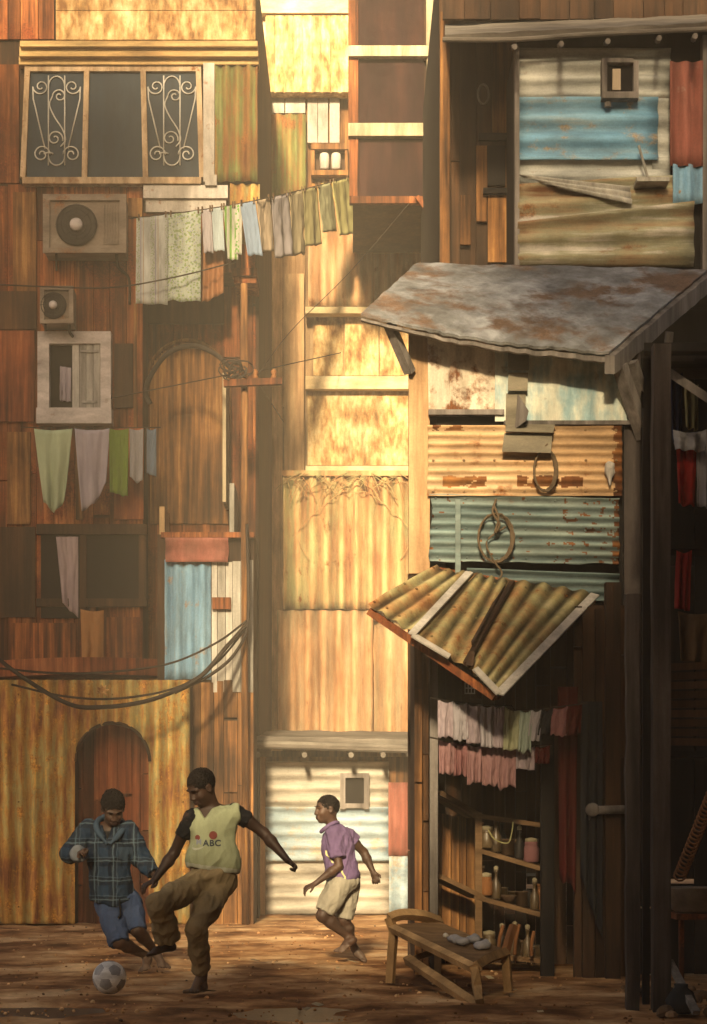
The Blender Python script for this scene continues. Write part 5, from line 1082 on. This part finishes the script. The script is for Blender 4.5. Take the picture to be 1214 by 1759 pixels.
def SK(key, c, dust): mk(key, [tuple(Vector(c) * .7), c, tuple(Vector(c) * 1.35)], (6, 6, 6), rough=.55, bump=.08, grain=160, spec=.35, rust=((tuple(Vector(c) * 1.2), dust), .12, 7))
SK('skin_deep', (.042, .022, .014), (.09, .06, .042)); SK('skin_brown', (.060, .031, .019), (.11, .07, .05))
SK('skin_mid', (.066, .035, .022), (.12, .08, .055))
SK('skin_dusty', (.13, .085, .060), (.24, .18, .14)); mk('lips', [(.050, .022, .017), (.065, .030, .024)], ISO, rough=.5, bump=0)
mk('hair', [(.004, .0035, .003), (.010, .008, .007), (.02, .016, .013)], (60, 60, 60), rough=.95, grain=300, spec=.1)
mk('eye_white', [(.08, .06, .048), (.11, .085, .07)], ISO, rough=.6, bump=0); mk('eye_dark', [(.006, .004, .003), (.012, .008, .006)], ISO, rough=.5, bump=0)
for k_, c_ in dict(p_vest=(.35, .38, .24), p_hem=(.47, .48, .39), p_black=(.014, .014, .015), p_pants=(.26, .20, .115), p_purple=(.135, .09, .18), p_shorts=(.29, .265, .21), p_jean=(.05, .075, .15), p_yellow=(.60, .55, .26), p_navy=(.045, .055, .075), p_redprint=(.21, .06, .05), p_denim_pale=(.26, .28, .33), p_hood=(.035, .056, .085), p_cuff=(.15, .165, .19)).items(): CL(k_, c_, .22)
def to_surface(mb, obs, eps, dirv=(0, 1, 0)):
    """lay a flat print on the cloth behind it"""
    dg = Vector(dirv).normalized(); trees = []
    for o in obs:
        org = Vector(o['_o']); vs = [v.co + org for v in o.data.vertices]; trees.append(BVHTree.FromPolygons(vs, [tuple(p.vertices) for p in o.data.polygons]))
    for v in mb.v:
        best = None
        for t in trees:
            h = t.ray_cast(v - dg * .5, dg)
            if h[0] is not None and (best is None or h[3] < best): best = h[3]
        if best is not None: v[:] = v - dg * .5 + dg * (best - eps)
def print_text(name, txt, cx, cy, px_h, d, mat, root, obs, shear=0.0, space=1.0):
    cu = bpy.data.curves.new(name, 'FONT'); cu.body = txt; cu.size = 1.0; cu.align_x = 'CENTER'; cu.align_y = 'CENTER'; cu.space_character = space; cu.offset = .03; cu.resolution_u = 6; cu.shear = shear
    ob = bpy.data.objects.new(name, cu); COL.objects.link(ob); dg = bpy.context.evaluated_depsgraph_get(); me = bpy.data.meshes.new_from_object(ob.evaluated_get(dg)); bpy.data.objects.remove(ob)
    sc_ = px_h * d / F / .70; c = P(cx, cy, d); mb = MB(); mb.add([c + Vector((v.co.x * sc_, 0, v.co.y * sc_)) for v in me.vertices], [tuple(p.vertices) for p in me.polygons])
    to_surface(mb, obs, .003); return mb.build(name, mat, root)

# ---- tall boy in the yellow-green vest, kicking
d0 = 12.0
def J(px, py, o=0.0): return P(px, py, d0 + o)
A_ = thing('person', 'barefoot boy kicking in pale yellow-green vest and rolled brown trousers', 'person', (X(365, d0), d0, 0))
hL, hR = J(348, 1514, -.02), J(384, 1514, .03); kL, kR = J(272, 1553, -.27), J(337, 1592, -.20); aL, aR = J(291, 1621, -.08), J(347, 1673, .0)
sL, sR = J(327, 1404, -.02), J(404, 1393, .03); eL, eR = J(299, 1465, .04), J(453, 1431, .06); wL, wR = J(266, 1511, -.04), J(494, 1478, -.02)
hc = J(345, 1351, -.05); hf, hu, hr = frame((-.68, -.52, -.56), (-.20, -.22, 1))
lo, hi = (X(225, d0), d0 - .55, -.02), (X(530, d0), d0 + .35, Z(1308, d0))
b = SDF(lo, hi, .0042)
head(b, hc, hf, hu, hr, 1.0)
b.cap(J(366, 1396, .02), hc - hu * .055 - hf * .02, .050, .047, .03); b.cap(J(366, 1396, .02), sL, .05, .042, .03); b.cap(J(366, 1396, .02), sR, .05, .042, .03)
b.ell(J(366, 1424), (.125, .085, .13), None, .04); b.ell(J(367, 1468), (.11, .075, .13), None, .05); b.ell(J(370, 1508), (.12, .085, .09), None, .05)
arm_skin(b, sL, eL, wL); arm_skin(b, sR, eR, wR)
hand(b, wL, (wL - eL).normalized() + Vector((-.35, -.1, .25)), (.2, .2, -1), .42, .92, thumb=1, spread=.2); hand(b, wR, (wR - eR).normalized() + Vector((.15, -.1, .1)), (-.75, -.25, -.55), 1.25, .92, thumb=-1)
limb(b, [hL, kL], [.075, .055]); limb(b, [hR, kR], [.075, .055]); shin_skin(b, kL, aL, (.7, .3, 0)); shin_skin(b, kR, aR, (.2, 1, 0))
foot(b, aL + Vector((.005, 0, -.01)), J(303, 1632, -.06), J(247, 1645, -.16), (.15, .1, 1), .95, -1); foot(b, aR, Vector((X(351, 12.03), 12.05, .0)), Vector((X(325, 11.84), 11.83, .0)), (0, 0, 1), 1.1, 1)
def mf(c):
    p = Vector(c); q = p - hc
    if abs(q.dot(hr)) < .024 and -.088 < q.dot(hu) < -.056 and q.dot(hf) > .078: return 2
    return 1 if min((p - aR).length, (p - J(330, 1700, -.1)).length) < .14 else 0
body = skinmesh('body', b, [M['skin_deep'], M['skin_dusty'], M['lips']], A_, None, mf, 1)
face_bits(A_, body, hc, hf, hu, hr, 1.0, .004, M['hair'], 3)
t = SDF(lo, hi, .006)
limb(t, [hL, hL.lerp(kL, .6), kL], [.082, .074, .068], .04); limb(t, [kL, kL.lerp(aL, .5)], [.068, .070], .03); t.cap(kL.lerp(aL, .5), kL.lerp(aL, .86) + Vector((-.005, -.0, 0)), .070, .080, .02, eb=True)
limb(t, [hR, hR.lerp(kR, .6), kR], [.084, .072, .060], .04); limb(t, [kR, kR.lerp(aR, .5)], [.062, .056], .03); t.cap(kR.lerp(aR, .5), kR.lerp(aR, .93), .062, .054, .02, eb=True); t.cap(kR.lerp(aR, .86), kR.lerp(aR, .93) + Vector((.012, 0, 0)), .052, .056, .01, eb=True)
t.ell(J(369, 1502), (.130, .105, .085), None, .04); t.cut(J(366, 1482), (-.05, 0, 1))
skinmesh('trousers', t, [M['p_pants']], A_, folds(3, .012, 9.5, (.5, .1, .8), .5, .002))
def torso(s, up=0.0):
    s.ell(J(365, 1420), (.150 + up, .105 + up, .13), None, .03); s.cap(J(328, 1406), J(404, 1396), .056 + up, .056 + up, .04); s.ell(J(366, 1462, -.005), (.147 + up, .112 + up, .135), None, .05); s.cap(J(345, 1478), J(386, 1484), .097 + up, .105 + up, .04, (0, 1, 0), .95)
u_ = SDF(lo, hi, .006)
u_.cap(sL.lerp(J(366, 1402), .1), sL.lerp(eL, .52), .054, .050, .02, eb=True)
skinmesh('undershirt_sleeve', u_, [M['p_black']], A_, folds(8, .006, 16, (0, 1, 0), .6)); u_ = SDF(lo, hi, .006); u_.cap(sR.lerp(J(366, 1400), .1), sR.lerp(eR, .44), .054, .053, .02, eb=True)
skinmesh('undershirt_sleeve', u_, [M['p_black']], A_, folds(8, .006, 16, (0, 1, 0), .6))
v_ = SDF(lo, hi, .005); torso(v_)
hem = J(365, 1494); hn = Vector((-.13, 0, -1)); v_.cut(hem, hn)
for s_, e_ in ((sL, J(300, 1420)), (sR, J(440, 1400))):
    n_ = (e_ - s_).normalized(); v_.cut(s_ + n_ * .030, Vector((n_.x, 0, .10 * abs(n_.x))))
vt, va, vb = J(350, 1405, -.12), J(326, 1378, -.12), J(384, 1372, -.12)
vbot = J(353, 1408); fl = (vbot - J(335, 1381)); fr2 = (vbot - J(380, 1372))
v_.wedge([(vbot, Vector((fl.z, 0, -fl.x)) if fl.z > 0 else Vector((-fl.z, 0, fl.x)) * -1), (vbot, Vector((-fr2.z, 0, fr2.x))), (J(356, 1400, .03), (0, 1, 0))], vbot, .16)
vest = skinmesh('vest', v_, [M['p_vest'], M['p_hem']], A_, folds(5, .009, 7, (.25, 0, 1), .5, .001), lambda c: 1 if (Vector(c) - hem).dot(hn.normalized()) > -.026 else 0)
print_text('chest_lettering', 'ABC', 362, 1449, 10.5, 11.8, M['p_navy'], A_, [vest], space=1.12)
print_text('faded_letter', 'M', 339, 1447, 9, 11.8, M['p_denim_pale'], A_, [vest])
mb = MB()
for cx_, cy_, r_ in ((364, 1435, 7.2), (336.5, 1439, 4.6)):
    c = P(cx_, cy_, 11.8); rr = r_ * 11.8 / F; n0 = 26; vs = [c] + [c + Vector((rr * (1 + .07 * nz(k, cx_, 1)) * math.cos(2 * PI * k / n0) * q_, 0, rr * (1 + .07 * nz(k, cx_, 1)) * math.sin(2 * PI * k / n0) * q_)) for q_ in (.33, .66, 1) for k in range(n0)]
    fs = [(0, 1 + k, 1 + (k + 1) % n0) for k in range(n0)] + [(1 + q_ * n0 + k, 1 + (q_ + 1) * n0 + k, 1 + (q_ + 1) * n0 + (k + 1) % n0, 1 + q_ * n0 + (k + 1) % n0) for q_ in (0, 1) for k in range(n0)]; mb.add(vs, fs)
to_surface(mb, [vest], .0025); mb.build('red_print', M['p_redprint'], A_)
mb = MB(); sw = cat_pts([P(329, 1450, 11.8), P(327, 1456, 11.8), P(333, 1459, 11.8), P(343, 1457, 11.8), P(349, 1453, 11.8)], 6); up_ = [.35, .9, 1.2, .8, .1]
n0 = len(sw); vs = []
for i, p in enumerate(sw):
    w_ = np.interp(i / (n0 - 1) * 4, range(5), up_) * .006; vs += [p + Vector((0, 0, w_)), p - Vector((0, 0, w_))]
mb.add(vs, [(2 * i, 2 * i + 1, 2 * i + 3, 2 * i + 2) for i in range(n0 - 1)]); to_surface(mb, [vest], .0028); mb.build('pale_swoosh_print', M['p_hem'], A_)

# ---- boy in the blue plaid jacket, running in from the left
d0 = 13.5
B_ = thing('person', 'boy in oversized blue plaid jacket and denim shorts chasing the ball', 'person', (X(200, d0), d0, 0))
hL, hR = J(184, 1552, .0), J(222, 1548, .04); kL, kR = J(205, 1618, -.14), J(236, 1598, -.05); aL, aR = J(252, 1642, .10), J(266, 1634, .10)
sL, sR = J(153, 1424, -.0), J(219, 1426, .03); eL, eR = J(121, 1466, -.03), J(240, 1472, .06); wL, wR = J(138, 1466, -.22), J(264, 1502, -.02)
hc = J(194, 1388, -.06); hf, hu, hr = frame((.24, -.78, -.58), (.10, -.45, 1))
lo, hi = (X(92, d0), d0 - .5, -.02), (X(305, d0), d0 + .35, Z(1350, d0)); kh = 1.03
b = SDF(lo, hi, .0042); head(b, hc, hf, hu, hr, kh)
b.cap(J(188, 1424, .02), hc - hu * .055 - hf * .02, .048, .045, .03); b.cap(J(188, 1426, .02), sL, .05, .04, .03); b.cap(J(188, 1426, .02), sR, .05, .04, .03)
b.ell(J(187, 1460), (.11, .08, .14), None, .04); b.ell(J(195, 1525), (.11, .075, .16), None, .05)
arm_skin(b, sL, eL, wL, .95); arm_skin(b, sR, eR, wR, .95)
hand(b, wL, Vector((.35, -.8, .25)), (.5, .2, -.8), 1.25, .95, thumb=-1); hand(b, wR, (wR - eR).normalized() + Vector((-.2, -.1, -.2)), (-.8, -.2, 0), .55, .9, thumb=-1)
limb(b, [hL, kL], [.07, .052]); limb(b, [hR, kR], [.07, .052]); shin_skin(b, kL, aL, (-.2, 1, -.3), .95); shin_skin(b, kR, aR, (-.2, 1, -.3), .95)
foot(b, aL, J(258, 1650, .12), J(247, 1673, -.02), (-.2, -.5, .8), .95, 1); foot(b, aR, J(266, 1641, .12), J(284, 1668, -.02), (.15, -.6, .75), .98, -1)
def mf2(c):
    p = Vector(c); q = p - hc
    if abs(q.dot(hr)) < .024 and -.090 < q.dot(hu) < -.056 and q.dot(hf) > .078: return 2
    if Z(1600, d0) < p.z < Z(1427, d0) and abs(p.x - X(188, d0)) < .16 and p.y > d0 - .17 and (p - wR).length > .2: return 3
    return 1 if p.z < Z(1636, d0) else 0
body = skinmesh('body', b, [M['skin_brown'], M['skin_dusty'], M['lips'], M['p_black']], B_, None, mf2, 1)
face_bits(B_, body, hc, hf, hu, hr, kh, .013, M['hair'], 9)
t = SDF(lo, hi, .006)
limb(t, [hL, hL.lerp(kL, .5)], [.088, .080], .03); t.cap(hL.lerp(kL, .5), kL + (kL - hL) * .03, .080, .078, .02, eb=True); limb(t, [hR, hR.lerp(kR, .5)], [.088, .075], .03); t.cap(hR.lerp(kR, .5), kR, .075, .068, .02, eb=True); t.ell(J(202, 1545), (.13, .10, .09), None, .04)
skinmesh('denim_shorts', t, [M['p_jean']], B_, folds(13, .009, 9, (.3, 0, 1), .5))
j = SDF(lo, hi, .006)
j.cap(J(165, 1432), J(210, 1432), .062, .060, .04); j.ell(J(187, 1460), (.155, .115, .15), None, .04); j.cap(J(186, 1470), J(194, 1560), .135, .158, .05, (0, 1, 0), .78)
for a, e, w, q in ((sL, eL, wL, .92), (sR, eR, wR, .96)):
    limb(j, [a, a.lerp(e, .5), e], [.068, .066, .063], .03); j.cap(e, e.lerp(w, q), .062, .054, .03, eb=True)
j.cut(J(190, 1556), (.05, 0, -1), J(225, 1575), .16); j.cut(J(153, 1545), (-.25, 0, -1)); j.cut(J(178, 1566), (-.35, 0, -1)); j.cut(J(212, 1550), (.55, 0, -1), J(212, 1570), .11)
vb_ = J(186, 1442); j.wedge([(vb_, Vector((-.9, 0, -.42))), (vb_, Vector((.9, 0, -.42))), (J(187, 1430, .02), (0, 1, 0))], vb_, .14)
jk = skinmesh('plaid_jacket', j, [M['c_plaid'], M['p_cuff']], B_, folds(21, .012, 8, (.15, 0, 1), .55, .002), lambda c: 1 if (Vector(c) - wL).length < .085 else 0)
mb = MB()
mb.tube(cat_pts([J(184, 1450, -.135), J(168, 1428, -.12), J(166, 1413, -.02), J(178, 1405, .09), J(205, 1408, .10), J(213, 1420, .0), J(204, 1434, -.10), J(189, 1450, -.135)], 8), [.012] * 4 + [.022] * 20 + [.030] * 9 + [.022] * 20 + [.012] * 4, 8); mb.build('collar', M['p_hood'], B_, True)
mb = MB(); 
for i in range(24): 
    y0, y1 = 1450 + i * 4.4, 1450 + (i + 1) * 4.4; xa = lambda y: 186 + (y - 1450) * .055
    mb.hexa([J(xa(y1) - 3.6, y1, -.3), J(xa(y1) + 3.6, y1, -.3), J(xa(y1) + 3.6, y1, -.298), J(xa(y1) - 3.6, y1, -.298)], [J(xa(y0) - 3.6, y0, -.3), J(xa(y0) + 3.6, y0, -.3), J(xa(y0) + 3.6, y0, -.298), J(xa(y0) - 3.6, y0, -.298)])
to_surface(mb, [jk], .005); mb.build('button_placket', M['c_plaid'], B_)
mb = MB(); qq_ = lambda u, v: J(197 + 22 * u + 1.5 * v, 1456 + 20 * v + (4 * (1 - abs(2 * u - 1)) if v > .9 else 0), -.3); n0 = 8
mb.add([qq_(i / n0, k / n0) for i in range(n0 + 1) for k in range(n0 + 1)], [(i * 9 + k, i * 9 + k + 1, i * 9 + k + 10, i * 9 + k + 9) for i in range(n0) for k in range(n0)]); to_surface(mb, [jk], .006); mb.build('chest_pocket', M['p_hood'], B_, True)
mb = MB(); mb.tube(cat_pts([J(205, 1545, -.13), J(206, 1562, -.15), J(207, 1572, -.15)], 5), .006, 6); mb.tube([J(207, 1572, -.15), J(203, 1577, -.15)], .009, 6); mb.build('drawstring', M['p_black'], B_, True)

# ---- boy in purple, running away to the right of the others
d0 = 14.7
C_ = thing('person', 'barefoot boy in purple shirt and beige shorts running behind the others', 'person', (X(590, d0), d0, 0))
hN, hF = J(583, 1520, -.06), J(598, 1520, .08); kN, kF = J(554, 1573, -.10), J(590, 1580, .06); aN, aF = J(600, 1611, -.05), J(609, 1630, .10)
sN, sF = J(574, 1432, -.10), J(597, 1436, .10); eN, eF = J(582, 1488, -.14), J(625, 1464, .16); wN, wF = J(541, 1518, -.16), J(641, 1499, .12)
hc = J(561, 1389, -.02); hf, hu, hr = frame((-.93, -.40, -.05), (-.10, 0, 1)); kh = .97
lo, hi = (X(510, d0), d0 - .4, -.02), (X(662, d0), d0 + .4, Z(1352, d0))
b = SDF(lo, hi, .0042); head(b, hc, hf, hu, hr, kh)
b.cap(J(573, 1424, .0), hc - hu * .05 - hf * .022, .050, .045, .03); b.cap(J(578, 1432, 0), sN, .05, .04, .03); b.cap(J(578, 1432, 0), sF, .05, .04, .03)
b.ell(J(580, 1452), (.095, .11, .13), None, .04); b.ell(J(588, 1495), (.09, .10, .13), None, .05)
arm_skin(b, sN, eN, wN, .95); arm_skin(b, sF, eF, wF, .95)
hand(b, wN, Vector((-.9, -.1, -.42)), (-.15, .35, -.9), .60, .95, thumb=1, spread=.16); hand(b, wF, Vector((.35, -.1, -.9)), (-.3, -.85, -.1), 1.2, .95, thumb=-1)
limb(b, [hN, kN], [.07, .053]); limb(b, [hF, kF], [.07, .053]); shin_skin(b, kN, aN, (.5, .2, .8), .97); shin_skin(b, kF, aF, (.9, .1, .2), .97)
foot(b, aN + Vector((.006, 0, -.0)), J(614, 1616, -.06), J(577, 1640, -.10), (.45, -.1, .75), .95, 1); foot(b, aF, J(606, 1642, .10), J(630, 1654, .06), (.4, -.2, .9), .9, 1)
def mf3(c):
    p = Vector(c); q = p - hc
    if abs(q.dot(hr)) < .024 and -.088 < q.dot(hu) < -.055 and q.dot(hf) > .076: return 2
    return 1 if p.z < Z(1622, d0) else 0
body = skinmesh('body', b, [M['skin_mid'], M['skin_dusty'], M['lips']], C_, None, mf3, 1)
face_bits(C_, body, hc, hf, hu, hr, kh, .002, M['hair'], 15)
t = SDF(lo, hi, .006)
limb(t, [hN, hN.lerp(kN, .5)], [.094, .086], .03); t.cap(hN.lerp(kN, .5), kN.lerp(hN, .12), .084, .074, .02, eb=True); limb(t, [hF, hF.lerp(kF, .5)], [.090, .082], .03); t.cap(hF.lerp(kF, .5), kF.lerp(hF, .04), .080, .070, .02, eb=True); t.ell(J(590, 1514), (.125, .125, .08), None, .03)
skinmesh('shorts', t, [M['p_shorts']], C_, folds(31, .009, 9, (.2, 0, 1), .5))
s_ = SDF(lo, hi, .006)
s_.ell(J(579, 1448), (.118, .135, .14), None, .04); s_.cap(J(576, 1432, -.06), J(588, 1434, .07), .058, .056, .04); s_.cap(J(582, 1465), J(588, 1505), .118, .134, .05, (0, 1, 0), .95); s_.cut(J(588, 1513), (-.06, 0, -1))
s_.cap(sN, sN.lerp(eN, .72), .062, .062, .025, eb=True); s_.cap(sF, sF.lerp(eF, .40), .060, .058, .025, eb=True)
shp = skinmesh('purple_shirt', s_, [M['p_purple']], C_, folds(41, .009, 9, (.3, 0, 1), .55))
mb = MB(); mb.tube(cat_pts([J(553, 1428, -.05), J(559, 1422, -.085), J(572, 1414, -.075), J(580, 1413, 0), J(573, 1414, .075), J(559, 1422, .08), J(551, 1429, .03)], 6), .016, 8, closed=False); mb.build('collar', M['p_purple'], C_, True)
mb = MB()
for pts in ([(559, 1462), (560, 1470), (566, 1476), (571, 1484)], [(586, 1496), (588, 1502), (592, 1508), (592, 1513)]):
    c_ = cat_pts([J(x, y, -.4) for x, y in pts], 5); vs = []
    for p in c_: vs += [p + Vector((-.007, 0, 0)), p + Vector((.007, 0, 0))]
    mb.add(vs, [(2 * i, 2 * i + 1, 2 * i + 3, 2 * i + 2) for i in range(len(c_) - 1)])
to_surface(mb, [shp], .003); mb.build('yellow_trim', M['p_yellow'], C_)

# ---- the ball
d0 = 11.85; rb = .106
bl = thing('football', 'scuffed white and grey football on the dirt in front of the boys', 'football', (X(188, d0), d0, 0))
ph_ = (1 + 5 ** .5) / 2; ico = [Vector(v).normalized() for v in ((0, 1, ph_), (0, -1, ph_), (0, 1, -ph_), (0, -1, -ph_), (1, ph_, 0), (-1, ph_, 0), (1, -ph_, 0), (-1, -ph_, 0), (ph_, 0, 1), (-ph_, 0, 1), (ph_, 0, -1), (-ph_, 0, -1))]
rot = Matrix.Rotation(.5, 3, 'X') @ Matrix.Rotation(.4, 3, 'Z') @ Matrix.Rotation(.3, 3, 'Y'); ico = [rot @ v for v in ico]
hexs = []
for i in range(12):
    for k in range(i):
        for l in range(k):
            if ico[i].dot(ico[k]) > .4 and ico[i].dot(ico[l]) > .4 and ico[k].dot(ico[l]) > .4: hexs.append((ico[i] + ico[k] + ico[l]).normalized())
def ballpoint(v):
    """which panel, and how close to a seam"""
    dd_ = sorted([(v.dot(c) + .018, 1) for c in ico] + [(v.dot(c), 0) for c in hexs], reverse=True); return dd_[0][1], dd_[0][0] - dd_[1][0]
mb = MB(); c = Vector((X(188, d0), d0, rb - .001)); nu, nv = 120, 72; vs = []
for i in range(nv + 1):
    th = PI * i / nv
    for k in range(nu):
        v = Vector((math.sin(th) * math.cos(2 * PI * k / nu), math.sin(th) * math.sin(2 * PI * k / nu), math.cos(th))); g = ballpoint(v)[1]; vs.append(c + v * (rb - .0022 * max(0, 1 - g / .016)))
mb.add(vs, [(i * nu + k, (i + 1) * nu + k, (i + 1) * nu + (k + 1) % nu, i * nu + (k + 1) % nu) for i in range(nv) for k in range(nu)])
mb.m = []
for f_ in mb.f:
    v = sum((mb.v[i] for i in f_), Vector()) / 4 - c; v.normalize(); mb.m.append(1 if ballpoint(v)[0] else 0)
mk('ball_white', [(.36, .36, .38), (.62, .62, .64), (.82, .82, .84)], (5, 5, 22), rough=.55, contrast=1.3, spec=.4); mk('ball_dark', [(.22, .22, .245), (.36, .36, .39)], ISO, rough=.5)
mb.build('leather_panels', [M['ball_white'], M['ball_dark']], bl, True)

# ------------------------------------------------------------------ dusty evening air
hm = bpy.data.materials.new('dusty_air'); hm.use_nodes = True; nt = hm.node_tree
for n in list(nt.nodes):
    if n.type == 'BSDF_PRINCIPLED': nt.nodes.remove(n)
pv = nt.nodes.new('ShaderNodeVolumePrincipled'); pv.inputs['Density'].default_value = .0055; pv.inputs['Color'].default_value = (.93, .84, .70, 1); pv.inputs['Anisotropy'].default_value = -0.35
nt.links.new(pv.outputs[0], nt.nodes['Material Output'].inputs['Volume'])
mb = MB(); mb.box(-15, 15, -14.5, 37.5, -1.0, 20.6)
hz = mb.build('haze', hm); tag(hz, kind='stuff')
for o in bpy.data.objects:
    if '_o' in o: del o['_o']
